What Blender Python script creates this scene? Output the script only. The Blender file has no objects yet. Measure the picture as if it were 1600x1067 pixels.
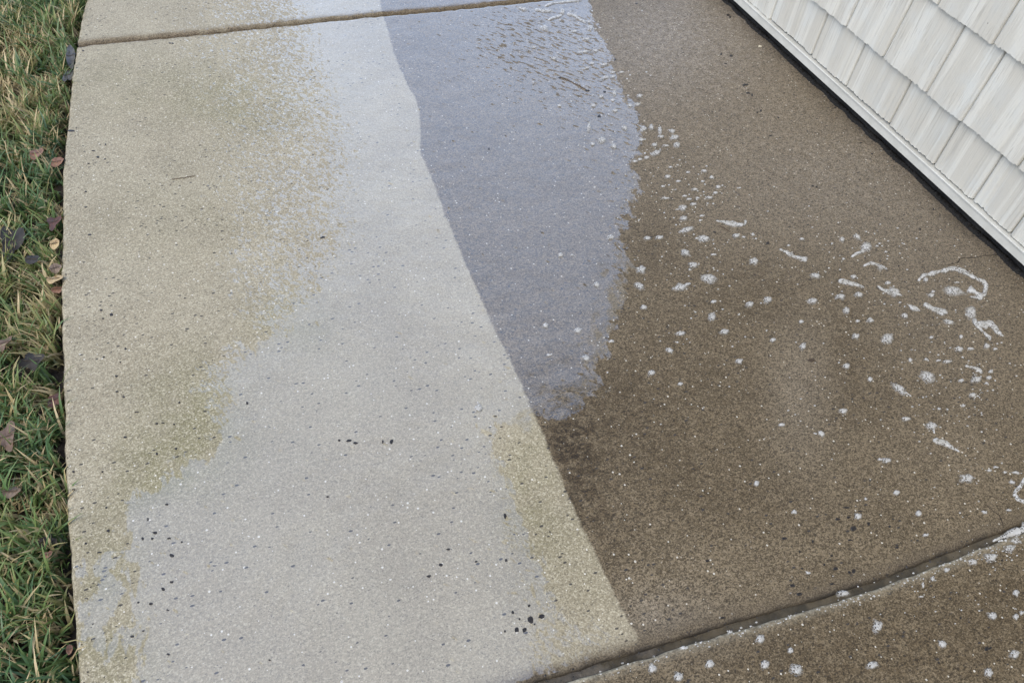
import bpy, math, random
import numpy as np
from mathutils import Matrix, Vector
S = bpy.context.scene
C = S.collection
rnd = random.Random(7)
rng = np.random.default_rng(11)

# ---------------------------------------------------------------- camera
# world: X runs from the camera to the house wall, Y along the wall, Z up, metres
CAM = np.array([0.0, 0.0, 1.1813])
FWD = np.array([0.28858, 0.59319, -0.75156]); RGT = np.array([0.93237, -0.35262, 0.07969]); UPV = np.array([0.21774, 0.72373, 0.65483])
FPX = 1250.0
cd = bpy.data.cameras.new('camera'); cam = bpy.data.objects.new('camera', cd); C.objects.link(cam)
cam.matrix_world = Matrix(((RGT[0], UPV[0], -FWD[0], CAM[0]), (RGT[1], UPV[1], -FWD[1], CAM[1]), (RGT[2], UPV[2], -FWD[2], CAM[2]), (0, 0, 0, 1)))
cd.sensor_fit = 'HORIZONTAL'; cd.sensor_width = 36; cd.lens = 36 * FPX / 1600
cd.clip_start = 0.02; cd.clip_end = 500
S.camera = cam

# ---------------------------------------------------------------- light
SUN_DIR = Vector((-0.62, -0.30, 0.86)).normalized()      # towards the sun
W = bpy.data.worlds.new('World'); S.world = W; W.use_nodes = True
wn = W.node_tree.nodes; wl = W.node_tree.links
sky = wn.new('ShaderNodeTexSky'); sky.sky_type = 'NISHITA'; sky.sun_disc = False
sky.sun_elevation = math.asin(SUN_DIR.z); sky.sun_rotation = math.atan2(SUN_DIR.x, SUN_DIR.y)
sky.air_density = 1.0; sky.dust_density = 3.0; sky.ozone_density = 1.0
bg = wn['Background']; bg.inputs['Strength'].default_value = 0.15
# thin broken cloud, unseen, added over the blue to vary the water's reflection
tc = wn.new('ShaderNodeTexCoord'); cn = wn.new('ShaderNodeTexNoise'); cn.inputs['Scale'].default_value = 1.6; cn.inputs['Detail'].default_value = 4; cn.inputs['Roughness'].default_value = .55
wl.new(tc.outputs['Generated'], cn.inputs['Vector'])
cr = wn.new('ShaderNodeMapRange'); cr.inputs['From Min'].default_value = .36; cr.inputs['From Max'].default_value = .66; cr.inputs['To Min'].default_value = .15; cr.inputs['To Max'].default_value = .80
wl.new(cn.outputs[0], cr.inputs['Value'])
cm = wn.new('ShaderNodeMix'); cm.data_type = 'RGBA'; cm.inputs[7].default_value = (3.55, 4.5, 5.85, 1)
sp = wn.new('ShaderNodeSeparateXYZ'); wl.new(tc.outputs['Generated'], sp.inputs[0])
hz = wn.new('ShaderNodeMapRange'); hz.inputs['From Min'].default_value = .1; hz.inputs['From Max'].default_value = .9; hz.inputs['To Min'].default_value = 1.75; hz.inputs['To Max'].default_value = .94
wl.new(sp.outputs[2], hz.inputs['Value'])                 # haze: added veil brightened low in the sky to lift the far reflection
hv = wn.new('ShaderNodeVectorMath'); hv.operation = 'SCALE'; hv.inputs[0].default_value = (3.5, 4.4, 6.2); wl.new(hz.outputs[0], hv.inputs['Scale']); wl.new(hv.outputs[0], cm.inputs[7])
wl.new(cr.outputs[0], cm.inputs[0]); wl.new(sky.outputs[0], cm.inputs[6]); wl.new(cm.outputs[2], bg.inputs['Color'])
ld = bpy.data.lights.new('sun', 'SUN'); ld.energy = 0.9; ld.angle = math.radians(40); ld.color = (1.0, 0.885, 0.70)
sun = bpy.data.objects.new('sun', ld); C.objects.link(sun)
sun.rotation_euler = SUN_DIR.to_track_quat('Z', 'Y').to_euler(); sun.location = (-3, -2, 6)
vs = S.view_settings; vs.view_transform = 'Standard'; vs.look = 'None'; vs.gamma = 1; vs.use_curve_mapping = False
vs.exposure = 0.84

# ---------------------------------------------------------------- helpers
def gp(px, py, z=0.0):
    """measured photo position -> point on the level plane at height z"""
    d = FWD + RGT * ((px - 800) / FPX) - UPV * ((py - 533.5) / FPX)
    t = (z - CAM[2]) / d[2]
    return (CAM[0] + d[0] * t, CAM[1] + d[1] * t)
def gps(pts, z=0.0): return np.array([gp(x, y, z) for x, y in pts])

def mesh(name, verts, faces, mats, smooth=True, attrs=None, fmat=None):
    me = bpy.data.meshes.new(name)
    me.from_pydata([tuple(map(float, v)) for v in verts] if not isinstance(verts, np.ndarray) else verts.tolist(), [], faces if not isinstance(faces, np.ndarray) else faces.tolist())
    for m in (mats if isinstance(mats, (list, tuple)) else [mats]): me.materials.append(m)
    if smooth: me.polygons.foreach_set('use_smooth', [True] * len(me.polygons))
    if fmat is not None: me.polygons.foreach_set('material_index', fmat)
    for k, v in (attrs or {}).items():
        a = me.attributes.new(k, 'FLOAT', 'POINT'); a.data.foreach_set('value', np.asarray(v, dtype=np.float32))
    me.update()
    return me
def obj(name, me, parent=None, loc=None, **props):
    o = bpy.data.objects.new(name, me); C.objects.link(o)
    if parent is not None: o.parent = parent
    if loc is not None: o.location = loc
    for k, v in props.items(): o[k] = v
    return o
def empty(name, loc=(0, 0, 0), **props):
    o = obj(name, None, None, loc, **props); o.empty_display_size = 0.1
    return o

class NT:
    def __init__(s, name):
        s.m = bpy.data.materials.new(name); s.m.use_nodes = True
        s.n = s.m.node_tree.nodes; s.l = s.m.node_tree.links
        s.b = s.n['Principled BSDF']; s.out = s.n['Material Output']
    def node(s, t, ins=None, **kw):
        n = s.n.new(t)
        for k, v in kw.items(): setattr(n, k, v)
        for k, v in (ins or {}).items(): s.put(n.inputs[k], v)
        return n
    def put(s, sock, v):
        if hasattr(v, 'is_output') or hasattr(v, 'links'): s.l.new(v, sock)
        else: sock.default_value = v
    def coords(s, kind='Object'): return s.node('ShaderNodeTexCoord').outputs[kind]
    def mapping(s, vec, scale=(1, 1, 1), rot=(0, 0, 0), loc=(0, 0, 0)):
        return s.node('ShaderNodeMapping', {'Vector': vec, 'Scale': scale, 'Rotation': rot, 'Location': loc}).outputs[0]
    def along(s, vec, px, dpx, k):
        'stretch a pattern k times along the ground direction that runs from measured point px by dpx'
        a = gp(*px); b = gp(px[0] + dpx[0], px[1] + dpx[1]); th = math.atan2(b[1] - a[1], b[0] - a[0])
        return s.mapping(s.mapping(vec, rot=(0, 0, -th)), scale=(1.0 / k, 1, 1))
    def noise(s, vec, scale, detail=3, rough=.5, dist=0.0, out=0):
        return s.node('ShaderNodeTexNoise', {'Vector': vec, 'Scale': scale, 'Detail': detail, 'Roughness': rough, 'Distortion': dist}).outputs[out]
    def voro(s, vec, scale, feature='F1', rand=1.0):
        return s.node('ShaderNodeTexVoronoi', {'Vector': vec, 'Scale': scale, 'Randomness': rand}, feature=feature)
    def math(s, op, a, b=None, c=None, clamp=False):
        n = s.node('ShaderNodeMath', operation=op, use_clamp=clamp); s.put(n.inputs[0], a)
        if b is not None: s.put(n.inputs[1], b)
        if c is not None: s.put(n.inputs[2], c)
        return n.outputs[0]
    def ramp(s, v, a, b, c=0.0, d=1.0, smooth=True):
        n = s.node('ShaderNodeMapRange', {'Value': v, 'From Min': a, 'From Max': b, 'To Min': c, 'To Max': d}, clamp=True)
        if smooth: n.interpolation_type = 'SMOOTHSTEP'
        return n.outputs[0]
    def mix(s, f, a, b, mode='MIX'):
        n = s.node('ShaderNodeMix', data_type='RGBA', blend_type=mode)
        s.put(n.inputs[0], f); s.put(n.inputs[6], a); s.put(n.inputs[7], b)
        return n.outputs[2]
    def attr(s, name): return s.node('ShaderNodeAttribute', attribute_name=name).outputs['Fac']
    def bump(s, h, strength, dist, normal=None):
        ins = {'Height': h, 'Strength': strength, 'Distance': dist}
        if normal is not None: ins['Normal'] = normal
        return s.node('ShaderNodeBump', ins).outputs[0]
    def sep(s, v): return s.node('ShaderNodeSeparateColor', {'Color': v}).outputs
def rgb(r, g, b): return (r, g, b, 1.0)

# ---------------------------------------------------------------- measured outlines
LEFT_PX = [(134.4, 0), (130, 12.7), (119.5, 70), (112, 119), (108, 157), (104.6, 200), (97.7, 262), (96.5, 350), (95, 420), (95, 481), (97, 560), (98.4, 629), (100, 700), (105, 820), (110.8, 906), (118.8, 1027), (122, 1067)]
LE = gps(LEFT_PX)[::-1]                      # increasing Y
def left_x(y):
    y = np.asarray(y, float)
    x = np.interp(y, LE[:, 1], LE[:, 0])
    hi = LE[-1, 0] + (y - LE[-1, 1]) * 0.20 + (y - LE[-1, 1]) ** 2 * 0.10
    lo = LE[0, 0] + (LE[0, 1] - y) * 0.02 + (LE[0, 1] - y) ** 2 * 0.03
    return np.where(y > LE[-1, 1], hi, np.where(y < LE[0, 1], lo, x))
J1 = gps([(119.5, 70), (162, 65), (230, 59.5), (315, 51.5), (400, 42.5), (500, 32), (597, 22.5), (688, 15.0), (782, 5.6), (850, -1.5), (1000, -17)])
J0 = gps([(870, 1062), (1000, 1022), (1150, 977), (1281, 939.5), (1375, 910), (1469, 874), (1525, 852), (1600, 824), (1660, 802)])
def joint_y(J, x):
    x = np.asarray(x, float); s = J[J[:, 0].argsort()]
    y = np.interp(x, s[:, 0], s[:, 1])
    k0 = (s[2, 1] - s[0, 1]) / (s[2, 0] - s[0, 0]); k1 = (s[-1, 1] - s[-3, 1]) / (s[-1, 0] - s[-3, 0])
    y = np.where(x < s[0, 0], s[0, 1] + (x - s[0, 0]) * k0, y)
    return np.where(x > s[-1, 0], s[-1, 1] + (x - s[-1, 0]) * k1, y)
SKY_REFLECTION = [gps(p) for p in (  # outline of the mirrored sky, drawn in as where the water coat lies
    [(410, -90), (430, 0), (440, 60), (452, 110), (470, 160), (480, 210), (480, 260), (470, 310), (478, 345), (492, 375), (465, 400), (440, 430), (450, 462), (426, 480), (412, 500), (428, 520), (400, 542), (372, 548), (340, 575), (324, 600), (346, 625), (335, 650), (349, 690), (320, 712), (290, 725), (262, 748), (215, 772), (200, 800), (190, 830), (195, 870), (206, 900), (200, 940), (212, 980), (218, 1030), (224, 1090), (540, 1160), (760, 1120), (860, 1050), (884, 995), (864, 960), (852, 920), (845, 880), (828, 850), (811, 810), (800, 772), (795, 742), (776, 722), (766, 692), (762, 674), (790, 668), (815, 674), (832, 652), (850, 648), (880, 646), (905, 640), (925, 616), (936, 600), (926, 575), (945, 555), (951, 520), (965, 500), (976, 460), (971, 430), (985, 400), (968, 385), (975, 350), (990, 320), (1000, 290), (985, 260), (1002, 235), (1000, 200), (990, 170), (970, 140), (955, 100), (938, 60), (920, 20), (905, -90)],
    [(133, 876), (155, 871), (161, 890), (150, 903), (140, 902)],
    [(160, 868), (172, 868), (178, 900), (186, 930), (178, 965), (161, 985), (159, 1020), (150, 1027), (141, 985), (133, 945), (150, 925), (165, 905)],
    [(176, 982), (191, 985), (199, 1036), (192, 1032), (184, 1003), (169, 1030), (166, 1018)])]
CLEAN = gps([(572, -140), (590, -20), (594, 0), (597, 23), (602, 34), (608, 56), (616, 84.5), (628, 113), (638, 135), (649, 153), (655.6, 175), (657, 213), (656.5, 239), (666, 260), (675, 279), (685, 307), (694, 332), (714, 380), (735, 430), (756, 477), (775, 520), (794, 556), (812, 594), (828, 632), (852, 686), (871, 734), (895.5, 792), (920, 845), (944, 894), (968, 942), (985, 975), (1000, 1003), (990, 1030), (880, 1075), (500, 1250), (-500, 1400), (-900, 400), (-400, -140)])
def sdist(P, poly):
    """signed distance (positive inside) of points P (n,2) to a closed polygon"""
    n = len(poly); best = np.full(len(P), 1e9); inside = np.zeros(len(P), bool)
    for i in range(n):
        a = poly[i]; b = poly[(i + 1) % n]; e = b - a
        w = P - a; t = np.clip((w @ e) / (e @ e + 1e-12), 0, 1)
        d = w - t[:, None] * e; best = np.minimum(best, (d * d).sum(1))
        c = ((a[1] > P[:, 1]) != (b[1] > P[:, 1]))
        xi = a[0] + (P[:, 1] - a[1]) * e[0] / (e[1] if abs(e[1]) > 1e-12 else 1e-12)
        inside ^= c & (P[:, 0] < xi)
    d = np.sqrt(best); return np.where(inside, d, -d)
def proj_px(P):
    Q = np.c_[P, np.zeros(len(P))] - CAM; w = np.maximum(Q @ FWD, 1e-3)
    return 800 + FPX * (Q @ RGT) / w, 533.5 - FPX * (Q @ UPV) / w
def spots(P, lst):
    """soft patches laid on the slab, given by measured centre and extents turned into metres on the ground"""
    v = np.zeros(len(P))
    for (x, y, rx, ry, k) in lst:
        c = np.array(gp(x, y)); a = np.array(gp(x + rx, y)) - c; b = np.array(gp(x, y + ry)) - c
        M = np.linalg.inv(np.array([a, b]).T); q = (P - c) @ M.T
        v += k * np.exp(-(q ** 2).sum(1) * 0.9)
    return v
OLIVE = [(300, 640, 80, 90, 1.0), (250, 730, 90, 50, .8), (230, 130, 160, 60, .5), (380, 170, 80, 50, .6), (840, 770, 55, 120, .8), (930, 890, 40, 70, .4), (170, 1040, 80, 60, .8), (455, 500, 60, 50, .7), (150, 900, 60, 90, .7), (1010, 1062, 80, 30, .7), (270, 330, 140, 80, .3), (200, 800, 60, 70, .4)]
TONE = [(1040, 620, 110, 120, -.32), (1220, 450, 170, 90, -.18), (1080, 780, 140, 70, -.18), (1450, 640, 100, 80, -.12), (885, 690, 45, 50, -.75), (910, 770, 35, 70, -.45), (950, 860, 40, 70, -.3), (1250, 580, 60, 110, .22), (1100, 900, 170, 60, .22), (1010, 950, 60, 40, .35), (1060, 60, 190, 110, .55), (1300, 230, 230, 130, .30), (1020, 380, 50, 60, -.3), (1170, 460, 90, 50, -.2), (940, 620, 60, 50, -.3), (1340, 590, 70, 90, -.15), (1210, 790, 100, 80, -.15), (1180, 640, 30, 90, -.2), (1320, 560, 25, 120, -.25), (740, 240, 70, 70, -.12), (1350, 1030, 330, 70, -.42), (1560, 930, 160, 60, -.3), (1500, 720, 120, 60, .15), (1000, 700, 120, 60, -.12)]
GREY = [(1040, 60, 190, 130, 1.0), (1330, 300, 260, 150, .75), (1050, 980, 100, 50, .5), (1250, 620, 60, 130, .35), (1500, 500, 160, 200, .4)]
RIP = [(330, 60, 150, 90, .9), (400, 190, 140, 110, .9), (420, 300, 120, 110, .9), (400, 420, 90, 70, .6), (300, 20, 140, 50, .6), (330, 600, 40, 60, .25), (930, 1010, 90, 50, .6)]
HOLE = [(860, 60, 100, 60, 1.0), (900, 110, 80, 60, .9), (790, 60, 90, 50, .6), (960, 170, 70, 60, .6), (985, 260, 50, 70, .6), (970, 420, 30, 90, .5), (930, 590, 40, 50, .6), (800, 790, 30, 110, .75), (830, 890, 30, 60, .6)]

# ---------------------------------------------------------------- materials
def make_concrete():
    t = NT('wet_concrete'); co = t.coords()
    film, clean, rip, hole = t.attr('film'), t.attr('clean'), t.attr('rip'), t.attr('hole')
    tone, olive, grey, crust = t.attr('tone'), t.attr('olive'), t.attr('grey'), t.attr('crust')
    big = t.noise(co, 3.0, 4, .6); mid = t.noise(co, 22, 4, .6); fine = t.noise(co, 210, 3, .6); grain = t.noise(co, 400, 2, .6)
    cw = t.node('ShaderNodeVectorMath', {0: co, 1: t.node('ShaderNodeVectorMath', {0: t.noise(co, 120, 2, out=1), 1: (.006, .006, .0)}, operation='MULTIPLY').outputs[0]}, operation='ADD').outputs[0]
    cell = t.sep(t.voro(t.mapping(cw, (1, 1.35, 1)), 380).outputs['Color']); cell2 = t.sep(t.voro(cw, 480).outputs['Color'])
    sand = t.math('ADD', t.math('MULTIPLY', cell[0], .5), t.math('MULTIPLY', cell2[1], .5))
    calm = t.ramp(film, -.01, .01, 1.0, .62)
    # washed side
    c1 = t.mix(t.ramp(big, .35, .65), rgb(.285, .248, .182), rgb(.335, .298, .225))
    ol = t.math('MULTIPLY', olive, t.ramp(t.noise(co, 11, 5, .65), .32, .62, .35, 1.15), clamp=True)
    c1 = t.mix(ol, c1, rgb(.215, .195, .112))
    c1 = t.mix(t.ramp(fine, .46, .70, 0, .45), c1, rgb(.53, .485, .385))
    c1 = t.mix(t.math('MULTIPLY', t.ramp(sand, .52, .95, 0, .80), calm), c1, rgb(.54, .50, .40)); c1 = t.mix(t.math('MULTIPLY', t.ramp(sand, .05, .42, .72, 0), calm), c1, rgb(.13, .115, .085))
    c1 = t.mix(t.ramp(grain, .36, .47, .40, 0), c1, rgb(.165, .145, .105))
    bl = t.ramp(t.noise(co, 7, 5, .62), .32, .68, .94, 1.04)
    c1 = t.mix(1.0, c1, t.node('ShaderNodeCombineColor', {0: t.math('MULTIPLY', bl, .955), 1: t.math('MULTIPLY', bl, .94), 2: t.math('MULTIPLY', bl, .86)}).outputs[0], 'MULTIPLY')
    # unwashed side: brown film of dirt with fibrous dark flecks
    warp = t.mapping(co, (1, 1.6, 1), (0, 0, .7))
    fib = t.noise(warp, 150, 4, .7, 1.2)
    d1 = t.mix(t.ramp(fib, .40, .60), rgb(.042, .030, .014), rgb(.178, .137, .080))
    d1 = t.mix(t.ramp(t.noise(co, 9, 5, .7), .38, .66, 0, .50), d1, rgb(.062, .044, .020))
    d1 = t.mix(t.math('MULTIPLY', grey, .8, clamp=True), d1, t.mix(t.ramp(fib, .38, .62), rgb(.085, .073, .058), rgb(.205, .182, .148)))
    d1 = t.mix(t.ramp(grain, .52, .66, 0, .35), d1, rgb(.27, .215, .14))
    d1 = t.mix(t.ramp(sand, .50, .95, 0, .72), d1, rgb(.27, .215, .14)); d1 = t.mix(t.ramp(sand, .05, .40, .78, 0), d1, rgb(.030, .023, .015))
    tn = t.math('ADD', 1.0, t.math('MULTIPLY', t.math('MULTIPLY', tone, .6), t.ramp(t.noise(co, 48, 5, .75), .38, .60, .25, 1.45)))
    edge = t.math('ADD', clean, t.math('MULTIPLY', t.math('SUBTRACT', t.noise(co, 60, 4, .7), .5), .014))
    cm = t.ramp(edge, -.0035, .0035)
    d2 = t.mix(1.0, d1, t.node('ShaderNodeCombineColor', {0: tn, 1: t.math('POWER', tn, 1.12), 2: t.math('POWER', tn, 1.35)}).outputs[0], 'MULTIPLY')
    col = t.mix(cm, d2, c1)
    # pale and dark aggregate grains
    v = t.voro(co, 135); r = t.sep(v.outputs['Color'])
    size = t.math('MULTIPLY', t.math('POWER', r[1], 2.2), .26)
    white = t.math('MULTIPLY', t.math('GREATER_THAN', r[0], .60), t.math('LESS_THAN', v.outputs['Distance'], size))
    col = t.mix(t.math('MULTIPLY', white, t.ramp(cm, 0, 1, .75, .85)), col, rgb(.66, .63, .54))
    vb = t.voro(t.mapping(co, (1.0, 1.9, 1), (0, 0, .5)), 78); rb = t.sep(vb.outputs['Color'])
    clus = t.ramp(t.noise(co, 4.5, 3, .6), .40, .68)
    black = t.math('MULTIPLY', t.math('GREATER_THAN', t.math('ADD', rb[0], t.math('MULTIPLY', clus, .50)), .90), t.math('LESS_THAN', vb.outputs['Distance'], t.math('MULTIPLY', t.math('POWER', rb[2], 1.6), .27)))
    col = t.mix(t.math('MULTIPLY', black, .88), col, rgb(.03, .028, .028))
    vb2 = t.voro(t.mapping(co, (1.0, 2.2, 1), (0, 0, -.3)), 190); rb2 = t.sep(vb2.outputs['Color'])
    b2 = t.math('MULTIPLY', t.math('GREATER_THAN', rb2[0], .74), t.math('LESS_THAN', vb2.outputs['Distance'], t.math('MULTIPLY', rb2[2], .3)))
    col = t.mix(t.math('MULTIPLY', b2, .6), col, rgb(.07, .06, .05))
    # worn broken edge of the slab, paler or dark and grimy
    col = t.mix(t.math('MULTIPLY', crust, t.ramp(fine, .4, .6, .35, 1.0), clamp=True), col, rgb(.42, .38, .28))
    col = t.mix(t.math('MULTIPLY', t.attr('silt'), t.ramp(mid, .3, .6, .6, 1.1), clamp=True), col, t.mix(t.ramp(grain, .4, .6), rgb(.075, .055, .032), rgb(.24, .19, .12)))
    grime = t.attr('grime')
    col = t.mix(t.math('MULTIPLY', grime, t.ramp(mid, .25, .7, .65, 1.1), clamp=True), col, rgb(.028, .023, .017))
    t.put(t.b.inputs['Base Color'], col)
    t.put(t.b.inputs['Roughness'], .62); t.put(t.b.inputs['Specular IOR Level'], .35)
    h = t.math('ADD', t.math('MULTIPLY', fine, .6), t.math('MULTIPLY', grain, .4))
    nb = t.bump(h, .55, .0022)
    t.put(t.b.inputs['Normal'], nb)
    # water coat, limited by a drawn outline of the sky's reflection
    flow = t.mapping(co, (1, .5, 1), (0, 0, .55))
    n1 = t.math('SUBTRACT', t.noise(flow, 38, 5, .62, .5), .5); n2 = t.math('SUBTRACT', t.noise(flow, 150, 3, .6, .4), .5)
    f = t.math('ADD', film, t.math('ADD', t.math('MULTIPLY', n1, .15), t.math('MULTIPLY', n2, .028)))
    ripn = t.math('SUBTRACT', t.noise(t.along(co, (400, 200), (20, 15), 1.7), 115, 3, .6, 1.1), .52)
    f = t.math('ADD', f, t.math('MULTIPLY', t.math('MULTIPLY', ripn, rip), 1.8))  # ripple glints drawn by breaking up the coat mask
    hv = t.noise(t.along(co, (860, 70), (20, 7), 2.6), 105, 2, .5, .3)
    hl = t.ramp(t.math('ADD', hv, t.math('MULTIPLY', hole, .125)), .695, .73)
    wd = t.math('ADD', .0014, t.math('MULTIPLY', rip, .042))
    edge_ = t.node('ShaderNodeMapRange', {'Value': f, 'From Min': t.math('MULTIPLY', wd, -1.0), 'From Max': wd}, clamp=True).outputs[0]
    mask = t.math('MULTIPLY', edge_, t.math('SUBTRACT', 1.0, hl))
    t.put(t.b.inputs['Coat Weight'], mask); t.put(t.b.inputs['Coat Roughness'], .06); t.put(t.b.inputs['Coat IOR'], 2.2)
    wob = t.noise(co, 14, 2, .5)
    hh = t.math('ADD', t.math('MULTIPLY', wob, 1.0), t.math('MULTIPLY', t.math('ADD', ripn, 0.0), t.math('ADD', t.math('MULTIPLY', rip, 1.0), .01)))
    hh = t.math('ADD', hh, t.math('MULTIPLY', fine, .05))
    hh = t.math('ADD', hh, t.math('MULTIPLY', t.math('MULTIPLY', hv, hole), .25))
    t.put(t.b.inputs['Coat Normal'], t.bump(hh, .5, .006))
    return t.m
M_CONC = make_concrete()

def simple(name, col, rough=.7, noise_scale=None, col2=None, bump=0, bscale=None, spec=.4, coat=0.0):
    t = NT(name); t.put(t.b.inputs['Roughness'], rough); t.put(t.b.inputs['Specular IOR Level'], spec)
    if noise_scale:
        co = t.coords(); n = t.noise(co, noise_scale, 4, .6)
        t.put(t.b.inputs['Base Color'], t.mix(t.ramp(n, .35, .65), rgb(*col), rgb(*col2)))
        if bump: t.put(t.b.inputs['Normal'], t.bump(t.noise(co, bscale or noise_scale, 4, .65), bump, .004))
    else: t.put(t.b.inputs['Base Color'], rgb(*col))
    if coat: t.put(t.b.inputs['Coat Weight'], coat); t.put(t.b.inputs['Coat Roughness'], .08)
    return t.m
M_SOIL = simple('wet_soil', (.022, .016, .011), .75, 90, (.06, .045, .03), .8, 160)
M_GRIME = simple('black_grime', (.002, .002, .002), .7, 120, (.010, .009, .007), 1.0, 220)
M_FOUND = simple('dark_foundation', (.003, .003, .003), .8, 40, (.012, .011, .009), .7, 120)
M_MUD = simple('muddy_joint_water', (.030, .024, .014), .35, 30, (.085, .068, .042), .5, 130, .4, .6)
M_SILT = simple('joint_silt', (.13, .10, .062), .55, 60, (.21, .17, .11), .6, 260, .4, .3)
M_CHIP = simple('wet_dark_chip', (.012, .011, .011), .35, 300, (.03, .026, .024), 0)
M_CRACK = simple('crack_shadow', (.018, .015, .011), .9)
M_TWIG = simple('twig_brown', (.05, .035, .02), .6, 200, (.09, .065, .04))
M_TRIM = simple('painted_trim', (.47, .47, .425), .42, 30, (.53, .53, .485), .06, 60)
M_LAWNFAR = simple('lawn_ground', (.03, .035, .015), .85, 40, (.06, .055, .028), .8, 120)
M_ROOF = simple('roof_shingle', (.06, .058, .055), .85, 30, (.10, .095, .09), .5, 90)
M_WALLB = simple('wall_backing', (.10, .10, .09), .7)

def make_siding(seed_attr=True):
    t = NT('cream_shake_siding'); co = t.coords()
    oi = t.node('ShaderNodeObjectInfo')
    sh = t.node('ShaderNodeVectorMath', {0: co, 1: oi.outputs['Location']}, operation='ADD').outputs[0]
    rr = t.node('ShaderNodeCombineXYZ', {0: t.math('MULTIPLY', oi.outputs['Random'], 37.0), 1: t.math('MULTIPLY', oi.outputs['Random'], 11.0), 2: 0.0}).outputs[0]
    sh = t.node('ShaderNodeVectorMath', {0: sh, 1: rr}, operation='ADD').outputs[0]
    st = t.mapping(sh, (1, 1, .016))
    streak = t.noise(st, 230, 3, .6); wide = t.noise(st, 24, 3, .55); blot = t.noise(sh, 14, 4, .6)
    c = t.mix(t.ramp(wide, .3, .7), rgb(.522, .512, .452), rgb(.545, .538, .482))
    c = t.mix(t.ramp(blot, .42, .72, 0, .5), c, rgb(.50, .53, .515))
    c = t.mix(t.math('MULTIPLY', t.ramp(streak, .37, .46, .55, 0), t.ramp(t.noise(sh, 9, 2), .38, .60, .15, 1.0)), c, rgb(.33, .32, .28))
    c = t.mix(t.ramp(t.math('MULTIPLY', streak, t.ramp(wide, .45, .62)), .0, .30, .30, 0), c, rgb(.36, .34, .29))
    v = t.voro(sh, 55); r = t.sep(v.outputs['Color'])
    dots = t.math('MULTIPLY', t.math('GREATER_THAN', r[0], .93), t.math('LESS_THAN', v.outputs['Distance'], .08))
    c = t.mix(dots, c, rgb(.16, .15, .13))
    t.put(t.b.inputs['Base Color'], c); t.put(t.b.inputs['Roughness'], .5); t.put(t.b.inputs['Specular IOR Level'], .35)
    t.put(t.b.inputs['Normal'], t.bump(t.math('ADD', streak, t.math('MULTIPLY', wide, .7)), .55, .0022))
    return t.m
M_SIDING = make_siding()

def make_foam():
    t = NT('soap_foam'); co = t.coords()
    v = t.voro(co, 270, 'DISTANCE_TO_EDGE'); v2 = t.voro(co, 270); r = t.sep(v2.outputs['Color'])
    v3 = t.voro(co, 800, 'DISTANCE_TO_EDGE')
    big = t.math('MULTIPLY', t.math('GREATER_THAN', r[0], .42), t.ramp(v.outputs['Distance'], .10, .26))
    sm = t.ramp(v3.outputs['Distance'], .08, .3, 0, .25)
    c = t.mix(sm, rgb(.58, .58, .56), rgb(.40, .40, .38)); c = t.mix(t.math('MULTIPLY', big, .5), c, rgb(.25, .24, .22))
    t.put(t.b.inputs['Base Color'], t.mix(t.ramp(t.noise(co, 90, 3), .35, .65), c, rgb(.44, .43, .39))); t.put(t.b.inputs['Roughness'], .3)
    t.put(t.b.inputs['Normal'], t.bump(t.math('SUBTRACT', 1.0, t.math('MULTIPLY', big, .9)), .9, .0016))
    # thin bubbles show the ground through them, more so at the rim
    rim = t.attr('rim')
    al = t.math('SUBTRACT', 1.0, t.math('MULTIPLY', big, .78))
    al = t.math('MULTIPLY', al, t.ramp(t.math('ADD', rim, t.math('MULTIPLY', t.math('SUBTRACT', t.noise(co, 420, 2), .5), .7)), .0, .60, .12, .84))
    t.put(t.b.inputs['Alpha'], al)
    return t.m
M_FOAM = make_foam()

# ---------------------------------------------------------------- ground
gy = -40
ground = obj('ground', mesh('ground', [(-60, gy, -.20), (60, gy, -.20), (60, 80, -.20), (-60, 80, -.20)], [(0, 1, 2, 3)], M_LAWNFAR, False), kind='structure')

# soil bed beside the walk: a real, lumpy sheet
def noise2(X, Y, sc, seed):
    r = np.random.default_rng(seed); v = np.zeros_like(X)
    for k in range(7):
        a = r.uniform(0, 6.28); fq = sc * r.uniform(.6, 1.6); v += np.sin((X * math.cos(a) + Y * math.sin(a)) * fq + r.uniform(0, 6.28))
    return v / 4.0
def soil_z(X, Y):
    d = left_x(Y) - X
    return -.048 + .010 * np.clip(d / .10, 0, 1) + .006 * noise2(X, Y, 22, 1) + .003 * noise2(X, Y, 80, 2)
ny, nx = 420, 90
yy = np.linspace(-1.2, 4.3, ny); uu = np.linspace(0, 1, nx) ** 1.7
Yg, Ug = np.meshgrid(yy, uu, indexing='ij'); Xg = left_x(Yg) + .01 - Ug * 1.9
Zg = soil_z(Xg, Yg) - (Ug < 1e-6) * 0.0
V = np.stack([Xg, Yg, Zg], -1).reshape(-1, 3)
idx = np.arange(ny * nx).reshape(ny, nx)
Fc = np.stack([idx[:-1, :-1], idx[1:, :-1], idx[1:, 1:], idx[:-1, 1:]], -1).reshape(-1, 4)
obj('soil', mesh('soil', V, Fc, M_SOIL), kind='structure')

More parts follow.
